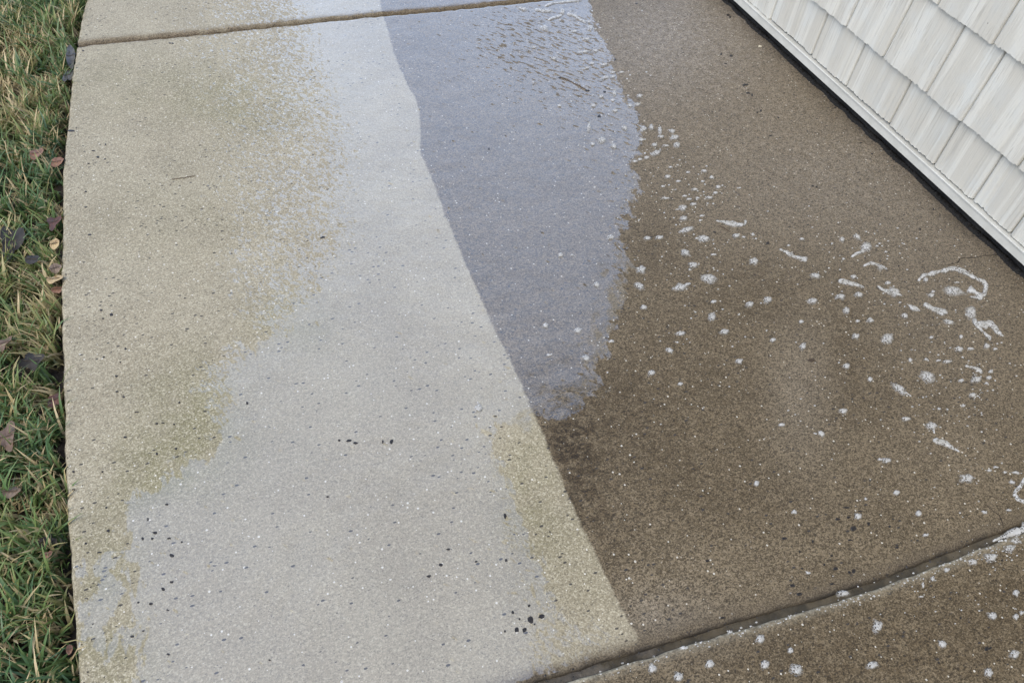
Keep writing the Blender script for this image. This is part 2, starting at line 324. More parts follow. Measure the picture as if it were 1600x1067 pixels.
# ---------------------------------------------------------------- concrete walk: three slabs with rolled edges
walk = empty('path', (0, 0, 0), kind='structure')
def slab(y0f, y1f, r0, r1, step, rl=.009, right=1.656, crust0=0, crust1=0, g0=0, g1=0, s0=0, s1=0):
    def edge_rows(r, n=6):                       # distance from edge and drop
        a = np.linspace(0, math.pi / 2, n); return r * (1 - np.cos(a))[::1], r * (1 - np.sin(a))
    def axis(L, ra, rb):
        da, za = edge_rows(ra); db, zb = edge_rows(rb)
        n = max(4, int((L - ra - rb) / step)); mid = np.linspace(ra, L - rb, n + 2)[1:-1]
        pos = np.concatenate([[0, 0], da[1:], mid, (L - db)[::-1][:-1], [L, L]])
        z = np.concatenate([[-.10, -ra], -za[1:], np.zeros(n), -zb[::-1][:-1], [-rb, -.10]])
        return pos / L, z
    ym = 1.2
    v, zv = axis(2.0 * 1.0, r0, r1); 
    ylen = float(np.mean(y1f(np.linspace(0, 1.6, 9)) - y0f(np.linspace(0, 1.6, 9))))
    v, zv = axis(ylen, r0, r1); u, zu = axis(2.0, rl, .004)
    Uu, Vv = np.meshgrid(u, v)
    X = left_x(np.full_like(Uu, 1.0)) + Uu * 2.0
    y0b, y1b = y0f, y1f
    y0f = lambda x: y0b(x) + .0011 * noise2(np.asarray(x, float), np.asarray(x, float) * 0, 70, 21) + .0007 * noise2(np.asarray(x, float), np.asarray(x, float) * 0, 260, 22)
    y1f = lambda x: y1b(x) + .0011 * noise2(np.asarray(x, float), np.asarray(x, float) * 0, 80, 23) + .0007 * noise2(np.asarray(x, float), np.asarray(x, float) * 0, 240, 24)
    for _ in range(4):
        Y = y0f(X) * (1 - Vv) + y1f(X) * Vv
        XL = left_x(Y) + .0012 * noise2(Y, Y * 0, 90, 5); XR = right + .006 * noise2(Y * 0, Y, 9, 6)
        X = XL * (1 - Uu) + XR * Uu
    ZZ = np.minimum(zu[None, :], 0) + np.minimum(zv[:, None], 0)
    ZZ = np.maximum(ZZ, -.10)
    wear = noise2(X, Y, 160, 8) * .0012 + noise2(X, Y, 420, 9) * .0007
    ZZ = ZZ + wear * (ZZ < -.0003)
    P = np.stack([X, Y], -1).reshape(-1, 2)
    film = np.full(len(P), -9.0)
    for f in SKY_REFLECTION: film = np.maximum(film, sdist(P, f))
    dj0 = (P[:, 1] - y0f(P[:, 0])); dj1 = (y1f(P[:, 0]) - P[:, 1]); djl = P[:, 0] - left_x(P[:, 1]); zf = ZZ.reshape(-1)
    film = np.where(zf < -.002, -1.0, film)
    cl = sdist(P, CLEAN)
    crust = crust0 * np.exp(-(dj0 / .009) ** 2) + crust1 * np.exp(-(dj1 / .0075) ** 2)
    wall_dark = np.exp(-np.clip(1.65 - P[:, 0], 0, 9) / .018) * (.55 + .45 * noise2(P[:, 0], P[:, 1], 30, 12))  # slab darkens unevenly towards the foot of the wall
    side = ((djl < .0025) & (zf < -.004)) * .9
    grime = np.clip(wall_dark, 0, 1) + side + g0 * np.exp(-np.clip(dj0, 0, 9) / .010) + g1 * np.exp(-np.clip(dj1, 0, 9) / .010)
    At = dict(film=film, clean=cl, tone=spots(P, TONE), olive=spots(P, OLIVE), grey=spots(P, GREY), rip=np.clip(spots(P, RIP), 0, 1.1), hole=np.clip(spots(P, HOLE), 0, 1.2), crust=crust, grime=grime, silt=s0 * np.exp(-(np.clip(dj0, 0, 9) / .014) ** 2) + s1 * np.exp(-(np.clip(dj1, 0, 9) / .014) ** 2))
    m_, n_ = X.shape; idx = np.arange(m_ * n_).reshape(m_, n_)
    F = np.stack([idx[:-1, :-1], idx[:-1, 1:], idx[1:, 1:], idx[1:, :-1]], -1).reshape(-1, 4)
    V = np.stack([X, Y, ZZ], -1).reshape(-1, 3)
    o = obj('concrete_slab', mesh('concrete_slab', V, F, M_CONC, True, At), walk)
    return o
G0, G1 = .006, .006          # half widths of the joints
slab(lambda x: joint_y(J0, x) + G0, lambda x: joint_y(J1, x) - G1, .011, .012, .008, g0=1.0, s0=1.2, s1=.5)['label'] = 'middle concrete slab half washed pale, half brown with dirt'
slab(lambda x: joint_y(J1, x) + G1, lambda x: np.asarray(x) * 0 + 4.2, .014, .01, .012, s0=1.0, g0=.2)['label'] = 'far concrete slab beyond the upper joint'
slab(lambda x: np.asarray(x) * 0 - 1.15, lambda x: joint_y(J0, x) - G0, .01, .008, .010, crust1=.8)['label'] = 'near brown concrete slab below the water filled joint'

def strip(name, yf, half, z, x0, x1, m, n=140, kind='structure', wob=0):
    xs = np.linspace(x0, x1, n); ys = yf(xs); V = []; F = []
    for i, (x, y) in enumerate(zip(xs, ys)):
        for k in (-1, -.3, .3, 1): V.append((x, y + k * half, z + .0009 * math.sin(x * 57 + k) + wob * math.sin(x * 40 + k * 2) * rnd.uniform(.5, 1)))
    for i in range(n - 1):
        for k in range(3): a = i * 4 + k; F.append((a, a + 4, a + 5, a + 1))
    return obj(name, mesh(name, V, F, m), kind=kind)
strip('water', lambda x: joint_y(J0, x), G0 + .006, -.0095, -.36, 1.66, M_MUD)
strip('silt', lambda x: joint_y(J1, x), G1 + .006, -.011, -.26, 1.66, M_SILT, wob=.0012)

# hairline cracks: thin strips just above the slab, inner shade painted dark, parts of the path
def hairline(pts, w=.0011, name='crack', m=M_CRACK, parent=walk, z=.0006, th=.0):
    P = gps(pts); Q = []
    for i in range(len(P) - 1):
        for k in range(5):
            q = P[i] + (P[i + 1] - P[i]) * k / 5; Q.append(q + rng.normal(0, .0007, 2))
    Q.append(P[-1]); Q = np.array(Q); V = []; F = []
    for i, q in enumerate(Q):
        d = Q[min(i + 1, len(Q) - 1)] - Q[max(i - 1, 0)]; d = d / (np.linalg.norm(d) + 1e-9); nn = np.array([-d[1], d[0]])
        ww = w * (.35 + .65 * math.sin(math.pi * (i + .5) / len(Q))) * rnd.uniform(.6, 1.2)
        V += [(*(q - nn * ww), .0003), (*q, .0003 + z), (*(q + nn * ww), .0003)]
    for i in range(len(Q) - 1):
        a = i * 3; F += [(a, a + 3, a + 4, a + 1), (a + 1, a + 4, a + 5, a + 2)]
    return mesh(name, V, F, m)
obj('crack', hairline([(1471, 415), (1484.5, 413.5), (1495, 411), (1501, 404), (1518, 403), (1537, 400), (1559.5, 398), (1572, 400)]), walk)
obj('crack', hairline([(1537, 787), (1551.5, 797.5), (1561, 805), (1566, 816), (1567.6, 824)], .0008), walk)

# ---------------------------------------------------------------- house wall
WX = 1.640; Z0 = .0631; EXPO = [.1354, .178]
house = empty('house', (WX, 1.0, 0), label='cream house wall of rough shake shingles above a pale trim strip', category='house')
def local(v): return [(x - WX, y - 1.0, z) for x, y, z in v]
def boxm(name, x0, x1, y0, y1, z0, z1, m):
    v = [(x0, y0, z0), (x1, y0, z0), (x1, y1, z0), (x0, y1, z0), (x0, y0, z1), (x1, y0, z1), (x1, y1, z1), (x0, y1, z1)]
    f = [(0, 3, 2, 1), (4, 5, 6, 7), (0, 1, 5, 4), (1, 2, 6, 5), (2, 3, 7, 6), (3, 0, 4, 7)]
    return mesh(name, local(v), f, m, False)
YC = 2.22                         # the corner of the house
HT = 2.78
obj('wall', boxm('wall', WX + .014, WX + 6, -4, YC - .01, Z0 - .01, HT, M_WALLB), house)
# foundation strip, rough, set back under the trim
n = 260; ys = np.linspace(-1.5, YC, n); V = []; F = []
for i, y in enumerate(ys):
    b = .004 * math.sin(y * 31) + .003 * math.sin(y * 77 + 1) + rnd.uniform(-.0015, .0015)
    V += [(WX + .012 + b, y, -.08), (WX + .016 + b * .7, y, .004), (WX + .026, y, .028), (WX + .026, y, .07)]
for i in range(n - 1):
    for k in range(3): a = i * 4 + k; F.append((a, a + 1, a + 5, a + 4))
obj('foundation', mesh('foundation', local(V), F, M_FOUND), house)
# starter trim, an extruded profile (outward = -X)
prof = [(.010, .0305), (-.006, .0300), (-.0075, .0312), (-.0078, .0440), (-.0078, .0500), (-.0076, .0525), (-.0105, .0532), (-.0112, .0548), (-.0112, .0570), (-.0100, .0582), (-.0020, .0582), (-.0016, .0565), (.010, .0585)]
ys = np.linspace(-2.5, YC, 90); V = []; F = []
for y in ys:
    for (dx, z) in prof: V.append((WX + dx + .0006 * math.sin(y * 6.1) , y, z + .0007 * math.sin(y * 3.3 + 1)))
k = len(prof)
for i in range(len(ys) - 1):
    for j in range(k): a = i * k + j; b = i * k + (j + 1) % k; F.append((a, b, b + k, a + k))
obj('trim_strip', mesh('trim_strip', local(V), F, M_TRIM, False), house)

# shingles: every row stands 9 mm proud of the one below at its foot
def shingle_mesh(y0, y1, z0, z1, seed, foot, head):
    r = np.random.default_rng(seed); w = y1 - y0; nc = max(10, int(w / .0045)); nr = 5
    ripple = np.cumsum(r.normal(0, .00013, nc + 1)); ripple -= np.linspace(ripple[0], ripple[-1], nc + 1); ripple += r.normal(0, .00028, nc + 1)
    for _ in range(r.integers(0, 4)):                     # a few deeper split grooves
        q = r.integers(1, nc); ripple[q] += .0016
    ragged = r.normal(0, .0011, nc + 1) + np.cumsum(r.normal(0, .00012, nc + 1))
    ragged -= ragged.mean(); drop = r.uniform(-.0035, .0025)
    V = []; F = []
    for j in range(nr + 1):
        t = j / nr
        for i in range(nc + 1):
            yy_ = y0 + w * i / nc; zz = z0 + (z1 - z0) * t
            if j == 0: zz += ragged[i] + drop
            x = WX - (foot * (1 - t) + head * t) + ripple[i] * (1 - .25 * t)
            if i in (0, nc): x += .0016
            V.append((x, yy_, zz))
    top = len(V)
    # returns: foot and both sides run back to the wall
    for i in range(nc + 1): V.append(V[i])
    for i in range(nc + 1): V.append((WX + .012, V[i][1], V[i][2] + .0005))
    for j in range(nr + 1): V.append((WX + .012, y0, V[j * (nc + 1)][2]))
    s0 = top + 2 * (nc + 1)
    for j in range(nr + 1): V.append((WX + .012, y1, V[j * (nc + 1) + nc][2]))
    s1 = s0 + nr + 1
    for j in range(nr):
        for i in range(nc): a = j * (nc + 1) + i; F.append((a, a + nc + 1, a + nc + 2, a + 1))
    for i in range(nc): F.append((top + i, top + i + 1, top + nc + 2 + i, top + nc + 1 + i))
    for j in range(nr):
        F.append((j * (nc + 1), s0 + j, s0 + j + 1, (j + 1) * (nc + 1)))
        F.append((j * (nc + 1) + nc, (j + 1) * (nc + 1) + nc, s1 + j + 1, s1 + j))
    return V, F
seen = {0: [.55, .72, .86, .9842, 1.1231, 1.2991, 1.4857, 1.6513, 1.8659, 2.02, YC],
        1: [.50, .62, .76, .9302, 1.1091, 1.2338, 1.4005, 1.5577, 1.73, 1.90, 2.05, YC],
        2: [.45, .60, .80, .96, 1.1406, 1.3199, 1.50, 1.66, 1.80, 1.98, 2.10, YC]}
z = Z0; row = 0; restV = []; restF = []
while z < HT - .02:
    ex = EXPO[0] if row == 0 else EXPO[1]; zt = min(z + ex + .012, HT)
    foot = .0015 if row == 0 else .0135; head = .0000 if row else -.001
    if row in seen: cuts = seen[row][:]
    else:
        cuts = [.5]
        while cuts[-1] < YC - .2: cuts.append(cuts[-1] + rnd.uniform(.13, .21))
        cuts.append(YC)
    lowc = [cuts[0]]
    while lowc[-1] > -3.2: lowc.append(lowc[-1] - rnd.uniform(.13, .21))
    allc = lowc[::-1][:-1] + cuts
    for i in range(len(allc) - 1):
        g = .0024
        V, F = shingle_mesh(allc[i] + g, allc[i + 1] - g, z, zt, row * 100 + i, foot, head)
        if row <= 5 and allc[i] > .2:
            c = Vector(((WX), (allc[i] + allc[i + 1]) / 2, z))
            o = obj('shingle', mesh('shingle', [(a - c.x, b - c.y, d - c.z) for a, b, d in V], F, M_SIDING), house, (c.x - WX, c.y - 1.0, c.z))
        elif row % 1 == 0:
            k = len(restV); restV += local(V); restF += [tuple(q + k for q in f) for f in F]
    z += ex; row += 1
obj('shingle_rows', mesh('shingle_rows', restV, restF, M_SIDING), house, kind='stuff')
obj('corner_board', boxm('corner_board', WX - .018, WX + .075, YC + .002, YC + .030, .03, HT, M_TRIM), house)
obj('soffit', boxm('soffit', WX - .30, WX + 6, -4, YC + .25, HT + .002, HT + .04, M_TRIM), house)
obj('fascia', boxm('fascia', WX - .325, WX - .302, -4, YC + .25, HT - .02, HT + .16, M_TRIM), house)
rv = [(WX - .34, -4, HT + .165), (WX - .34, YC + .27, HT + .165), (WX + 4, YC + .27, HT + 2.2), (WX + 4, -4, HT + 2.2), (WX - .34, -4, HT + .145), (WX - .34, YC + .27, HT + .145), (WX + 4, YC + .27, HT + 2.18), (WX + 4, -4, HT + 2.18)]
obj('roof', mesh('roof', local(rv), [(0, 3, 2, 1), (4, 5, 6, 7), (0, 1, 5, 4), (1, 2, 6, 5), (2, 3, 7, 6), (3, 0, 4, 7)], M_ROOF, False), house)

# black grime packed in the gap between slab and house
V = []; F = []; n = 900; ys = np.linspace(.2, YC, n)
for i, y in enumerate(ys):
    w = .009 + .009 * abs(math.sin(y * 23 + 2 * math.sin(y * 9))) + rnd.uniform(0, .004)
    V += [(WX + .018, y, .003), (WX + .008, y, .0045 + rnd.uniform(-.0012, .003)), (WX + .012 - w * .5, y, .003 + rnd.uniform(0, .002)), (WX + .012 - w, y, -.002)]
for i in range(n - 1):
    for k in range(3): a = i * 4 + k; F.append((a, a + 1, a + 5, a + 4))
obj('grime', mesh('grime', V, F, M_GRIME, False), kind='stuff', label='black wet grime packed along the foot of the house wall', category='dirt')

# ---------------------------------------------------------------- grass
def make_grass():
    t = NT('grass_blades'); a = t.attr('tint'); h = t.attr('along')
    n = t.node('ShaderNodeValToRGB', {'Fac': a}); cr = n.color_ramp; cr.interpolation = 'LINEAR'
    el = cr.elements; el[0].position = 0; el[0].color = rgb(.060, .125, .060); el[1].position = 1; el[1].color = rgb(.50, .40, .22)
    for p, c in ((.25, (.10, .18, .06)), (.45, (.17, .23, .07)), (.60, (.27, .27, .10)), (.72, (.46, .37, .18)), (.85, (.58, .46, .26))):
        e = el.new(p); e.color = rgb(*c)
    t.put(t.b.inputs['Base Color'], t.mix(t.ramp(h, 0, .55, .7, 0), n.outputs[0], rgb(.06, .052, .025)))  # blade bases coloured darker to deepen the shade between them
    t.put(t.b.inputs['Roughness'], .42); t.put(t.b.inputs['Specular IOR Level'], .5)
    tr = t.node('ShaderNodeBsdfTranslucent', {'Color': n.outputs[0]}); mx = t.node('ShaderNodeMixShader', {0: .22})
    t.l.new(t.b.outputs[0], mx.inputs[1]); t.l.new(tr.outputs[0], mx.inputs[2]); t.l.new(mx.outputs[0], t.out.inputs[0])
    return t.m
M_GRASS = make_grass()
def blades(n, seed, ylo, yhi, dmax, dead):
    r = np.random.default_rng(seed)
    # tuft centres give the lawn its clumps, lean and colour
    nt = n // 22
    ty = r.uniform(ylo, yhi, nt); td = .016 + (dmax - .016) * r.uniform(0, 1, nt) ** 1.35
    tx = left_x(ty) - td; tl = r.uniform(0, 2 * math.pi, nt)
    patch = noise2(tx, ty, 14, 31) * .5 + noise2(tx, ty, 5, 32) * .4
    tc = np.clip(.33 + patch * .30 + r.normal(0, .10, nt), 0, .95)
    near = np.exp(-((td - .016) / .03))
    # bare soil shows in places beside the slab
    keep = r.uniform(0, 1, nt) > np.clip(near * .55 + (noise2(tx, ty, 30, 40) > .75) * .6, 0, .9)
    tx, ty, tl, tc, td = tx[keep], ty[keep], tl[keep], tc[keep], td[keep]; nt = len(tx)
    ti = r.integers(0, nt, n)
    x = tx[ti] + r.normal(0, .010, n); y = ty[ti] + r.normal(0, .010, n)
    lean0 = 0; x = np.minimum(x, left_x(y) - .006)
    z = soil_z(x, y) - .002
    L = r.gamma(6, .0066, n).clip(.014, .075) * (1.15 if not dead else .75)
    lean = tl[ti] + r.normal(0, 1.0, n); close = (left_x(y) - x) < .035; lean = np.where(close & (np.cos(lean) > .1) & (r.uniform(0, 1, n) < .86), math.pi - lean, lean)
    tilt = np.clip(r.normal(1.05 if not dead else 1.3, .32, n), .2, 1.6)
    wd = r.uniform(.0011, .0033, n) * (1 if not dead else .7)
    tint = tc[ti] + r.normal(0, .09, n)
    is_dead = r.uniform(0, 1, n) < (.20 + .25 * (patch[keep][ti] > .35)) if not dead else np.ones(n, bool)
    tint = np.clip(np.where(is_dead, r.uniform(.66, 1.0, n), np.minimum(tint, .66)), 0, 1)
    seg = 4; V = np.zeros((n, seg + 1, 2, 3)); dx, dy = np.cos(lean), np.sin(lean)
    px_, py_, pz_ = x.copy(), y.copy(), z.copy(); ang = np.full(n, .12) + tilt * .25
    side = lean + math.pi / 2 + r.normal(0, .5, n); sx, sy = np.cos(side), np.sin(side)
    al = np.zeros((n, seg + 1, 2))
    for s in range(seg + 1):
        w = wd * (1.0, 1.05, .9, .6, .06)[s]
        V[:, s, 0] = np.stack([px_ - sx * w, py_ - sy * w, pz_ + w * .3], -1); V[:, s, 1] = np.stack([px_ + sx * w, py_ + sy * w, pz_ - w * .3], -1)
        al[:, s, :] = s / seg
        st = L / seg; ang2 = np.minimum(ang + tilt * .75 * (s / seg), 1.72)
        px_ += dx * np.sin(ang2) * st; py_ += dy * np.sin(ang2) * st; pz_ += np.cos(ang2) * st
        bend = r.normal(0, .12, n); dx, dy = dx * np.cos(bend) - dy * np.sin(bend), dx * np.sin(bend) + dy * np.cos(bend)
        over = px_ > left_x(py_) - .001; pz_ = np.where(over, np.maximum(pz_, .0015), np.maximum(pz_, soil_z(px_, py_) + .001))
    base = (np.arange(n) * (seg + 1) * 2)[:, None, None]
    q = np.array([[2 * s, 2 * s + 1, 2 * s + 3, 2 * s + 2] for s in range(seg)])[None]
    F = (base + q).reshape(-1, 4)
    return V.reshape(-1, 3), F, np.repeat(tint, (seg + 1) * 2), al.reshape(-1)
def grass_object(name, sets, label):
    Vs, Fs, T, A = [], [], [], []; k = 0
    for s in sets:
        V, F, ti, al = blades(*s); Vs.append(V); Fs.append(F + k); T.append(ti); A.append(al); k += len(V)
    V = np.concatenate(Vs); F = np.concatenate(Fs)
    me = bpy.data.meshes.new(name); me.vertices.add(len(V)); me.vertices.foreach_set('co', V.astype(np.float32).ravel())
    me.loops.add(F.size); me.loops.foreach_set('vertex_index', F.astype(np.int32).ravel())
    me.polygons.add(len(F)); me.polygons.foreach_set('loop_start', np.arange(0, F.size, 4, dtype=np.int32)); me.polygons.foreach_set('loop_total', np.full(len(F), 4, dtype=np.int32))
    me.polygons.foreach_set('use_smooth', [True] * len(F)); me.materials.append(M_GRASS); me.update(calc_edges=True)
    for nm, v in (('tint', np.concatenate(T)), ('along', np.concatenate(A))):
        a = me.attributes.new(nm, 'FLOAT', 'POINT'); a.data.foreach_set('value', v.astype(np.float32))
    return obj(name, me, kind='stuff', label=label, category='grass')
grass_object('grass', [(24000, 1, .2, 3.0, .33, False), (14000, 2, .2, 3.0, .33, True), (20000, 3, -1.1, 4.2, 1.5, False), (6000, 4, -1.1, 4.2, 1.5, True)], 'short rough lawn of green and straw coloured blades beside the walk')

# ---------------------------------------------------------------- fallen leaves in the lawn
def leaf_mat(name, a, b, rough=.5):
    t = NT(name); co = t.coords(); n = t.noise(co, 60, 4, .6); vein = t.noise(t.mapping(co, (30, 260, 10)), 1, 2)
    c = t.mix(t.ramp(n, .35, .65), rgb(*a), rgb(*b)); c = t.mix(t.ramp(vein, .55, .75, 0, .4), c, rgb(a[0] * .5, a[1] * .5, a[2] * .5))
    t.put(t.b.inputs['Base Color'], c); t.put(t.b.inputs['Roughness'], rough); return t.m
LM = {'rust': leaf_mat('leaf_rust', (.15, .07, .04), (.23, .12, .07)), 'tan': leaf_mat('leaf_tan', (.34, .23, .11), (.46, .35, .18)), 'red': leaf_mat('leaf_dark_red', (.06, .022, .016), (.10, .04, .025)),
      'pink': leaf_mat('leaf_pink_brown', (.13, .09, .06), (.20, .145, .10)), 'black': leaf_mat('leaf_wet_black', (.012, .010, .008), (.03, .025, .02), .7), 'slate': leaf_mat('leaf_slate', (.022, .02, .018), (.045, .04, .036), .7),
      'brown': leaf_mat('leaf_brown', (.10, .06, .038), (.17, .11, .075)), 'grey': leaf_mat('leaf_pale_grey', (.045, .04, .032), (.10, .092, .078), .35)}
def leaf(px, py, w, h, rot, kind, z, label, lobes=0, curl=.25, seed=0):
    r = random.Random(seed + int(px * 7 + py)); cx, cy = gp(px, py, z)
    sx = np.hypot(*(np.array(gp(px + w / 2, py, z)) - (cx, cy))); sy = np.hypot(*(np.array(gp(px, py + h / 2, z)) - (cx, cy)))
    nr, ns = 5, 22; V = [(0, 0, 0)]; F = []
    ph = r.uniform(0, 6.28); jit = [r.uniform(.86, 1.12) for _ in range(ns)]
    for i in range(1, nr + 1):
        t = i / nr
        for j in range(ns):
            a = 2 * math.pi * j / ns; R = 1 - .22 * math.cos(a) ** 2 * 0 + (.28 * math.cos(lobes * a + ph) if lobes else 0)
            tip = 1 + .35 * max(0, math.cos(a)) ** 8
            R = (R * tip * (.9 + .1 * jit[j]) if t == 1 else R * tip) * t
            x, y = R * math.cos(a) * sx, R * math.sin(a) * sy
            zz = curl * min(sx, sy) * ((x / sx) ** 2 * .8 - (y / sy) ** 2 * .5 + .35 * math.sin(3 * a + ph) * t * t) + .0008 * math.sin(14 * x / sx) + r.uniform(-.1, .1) * min(sx, sy) * t
            V.append((x, y, zz))
    for j in range(ns): F.append((0, 1 + j, 1 + (j + 1) % ns))
    for i in range(nr - 1):
        for j in range(ns): a = 1 + i * ns + j; b = 1 + i * ns + (j + 1) % ns; F.append((a, a + ns, b + ns, b))
    me = mesh('fallen_leaf', V, F, LM[kind])
    o = obj('fallen_leaf', me, None, (cx, cy, z), label=label, category='leaf', group='fallen leaves in the grass')
    o.rotation_euler = (r.uniform(-.25, .25), r.uniform(-.25, .25), rot * .2 - .3)
    # stalk and midrib, a sub mesh of the leaf
    sv = []; sf = []
    for i in range(7):
        t = -1.15 + 1.9 * i / 6; x = t * sx; zc = curl * min(sx, sy) * (t * t * .8) + .0012
        for k in range(4): sv.append((x, .0007 * math.cos(k * 1.57), zc + .0007 * math.sin(k * 1.57)))
    for i in range(6):
        for k in range(4): a = i * 4 + k; b = i * 4 + (k + 1) % 4; sf.append((a, b, b + 4, a + 4))
    obj('stalk', mesh('stalk', sv, sf, M_TWIG), o)
    return o
for a in [(57, 240, 20, 17, .4, 'rust', .004, 'small rust brown leaf on the grass level with the slab shoulder', 0, .35),
          (88, 253, 22, 12, .1, 'rust', -.004, 'flat reddish brown leaf tucked against the slab edge near the top', 0, .2),
          (84, 347, 20, 22, 1.2, 'red', -.010, 'dark red wet leaf against the slab edge', 3, .3),
          (85, 381, 14, 14, .9, 'tan', .000, 'small pale yellow leaf below the dark red leaf', 0, .3),
          (86, 419, 16, 13, 2.2, 'pink', -.002, 'small pinkish leaf above the tan oval leaf', 0, .3),
          (85, 436, 23, 15, .2, 'tan', .002, 'tan oval leaf by the slab edge', 0, .25),
          (90, 452, 20, 12, -.2, 'rust', -.008, 'orange brown leaf half under the tan oval leaf', 0, .2),
          (16, 378, 30, 48, 1.3, 'black', -.004, 'large black wet leaf in the grass at left', 3, .3),
          (50, 405, 20, 15, .3, 'slate', .000, 'small slate dark leaf right of the large black leaf', 0, .2),
          (6, 536, 22, 19, .8, 'brown', .006, 'light brown leaf at the left border halfway down', 3, .3),
          (49, 564, 30, 22, .3, 'black', .000, 'black shiny wet leaf in the middle of the lawn strip', 4, .35),
          (86, 624, 22, 22, 1.8, 'red', -.010, 'reddish brown crumpled leaf in the soil gap', 4, .4),
          (10, 682, 28, 40, 1.4, 'brown', .006, 'large brown purple leaf low at the left border', 3, .3),
          (17, 768, 24, 18, .5, 'pink', .000, 'pinkish brown leaf partly under grass', 0, .3),
          (72, 847, 26, 22, .8, 'black', -.012, 'black sodden leaf beside the lower slab edge', 4, .3),
          (74, 866, 15, 12, .4, 'rust', .000, 'small orange leaf over the black sodden leaf', 0, .3),
          (108, 1014, 9, 18, 1.5, 'rust', -.006, 'narrow orange brown leaf near the bottom of the slab edge', 0, .3),
          (110, 88, 13, 34, 1.5, 'grey', -.010, 'pale grey wet leaf standing in the gap at the top of the slab edge', 0, .5),
          (106, 118, 14, 20, 1.1, 'grey', -.016, 'folded grey leaf below the pale leaf in the gap', 3, .5)]:
    leaf(*a)

# ---------------------------------------------------------------- dark chips, twigs
MARKS = [("hooked foam streak", 1140, 350), ("sagging foam streak", 1238, 400), ("tadpole shaped foam", 1350, 388), ("foam chevron", 1368, 415), ("largest foam arc", 1490, 430), ("forked foam patch", 1535, 505),
         ("round bubbly foam disc", 1386, 530), ("large solid foam oval", 1449, 589), ("slanting tailed foam oval", 1408, 612), ("sharp cornered foam patch", 1108, 436), ("wing shaped foam patch", 1065, 450), ("foam smear on the water edge", 999, 440),
         ("bubbly foam ring", 1511, 748), ("frothy joint foam", 1580, 840), ("largest near slab foam disc", 1244, 1046), ("cloudy foam disc", 1370, 979), ("pale oval foam raft", 850, 44), ("dark wet twig", 895, 132), ("round foam knob", 940, 220),
         ("lower tip of the bluish reflection", 880, 645), ("foam with the downward tail", 1455, 667), ("lone starry foam spot", 747, 638), ("thin curved twig", 288, 278), ("tan oval leaf", 85, 436), ("dark red leaf", 84, 347),
         ("black shiny wet leaf", 49, 564), ("reddish crumpled leaf", 86, 624), ("left end of the upper joint", 120, 70), ("largest dark chip cluster", 828, 967), ("pale end of the lower joint", 1000, 1010), ("black sliver", 111, 205), ("tiny cream chip", 1187, 72), ("flat brown flake", 1268, 563), ("foam floating in the joint", 1317, 927), ("black sodden leaf", 72, 847)]
PENDING = []
def name_small(o, px, py, w, h, noun): PENDING.append((o, px, py, w, h, noun))
def finish_labels():
    groups = {}
    for (o, px, py, w, h, noun) in PENDING:
        m = min(MARKS, key=lambda q: math.hypot(q[1] - px, q[2] - py)); dx, dy = px - m[1], py - m[2]
        v = 'above' if dy < 0 else 'below'; hz = 'left of' if dx < 0 else 'right of'
        pos = v if abs(dy) > 2.2 * abs(dx) else hz if abs(dx) > 2.2 * abs(dy) else v + (' left of' if dx < 0 else ' right of')
        big = w * h; size = 'tiny' if big < 24 else 'small' if big < 90 else 'medium'; shape = 'long' if w > 1.9 * h or h > 1.9 * w else 'rounded' if max(w, h) < 1.35 * min(w, h) else 'oval'
        groups.setdefault((size, shape, noun, pos, m[0]), []).append((math.hypot(dx, dy), o))
    for (size, shape, noun, pos, mk), lst in groups.items():
        lst.sort(key=lambda q: q[0])
        for i, (d, o) in enumerate(lst):
            nth = '' if len(lst) == 1 else (', nearest one', ', second nearest', ', third nearest', ', fourth nearest', ', fifth nearest', ', sixth nearest', ', seventh nearest')[min(i, 6)]
            o['label'] = '%s %s %s %s the %s%s' % (size, shape, noun, pos, mk, nth)
def chip_mesh(px, py, w, h, m=M_CHIP, seed=0, th=.0010):
    r = random.Random(int(px * 31 + py * 17) + seed); n = 9; c = np.array(gp(px, py)); V = []; F = []
    pts = []
    ph = r.uniform(0, 3)
    for i in range(n):
        a = 2 * math.pi * i / n; k = r.uniform(.62, 1.15); pts.append(np.array(gp(px + .5 * w * k * math.cos(a), py + .5 * h * k * math.sin(a))) - c)
    for p in pts: V.append((p[0], p[1], .0002))
    for p in pts: V.append((p[0] * .82, p[1] * .82, th * r.uniform(.7, 1.3)))
    V.append((0, 0, th * 1.2))
    for i in range(n): j = (i + 1) % n; F += [(i, i + n, j + n, j), (i + n, 2 * n, j + n)]
    F = [f[::-1] for f in F]
    return c, mesh('debris_chip', V, F, m, False)
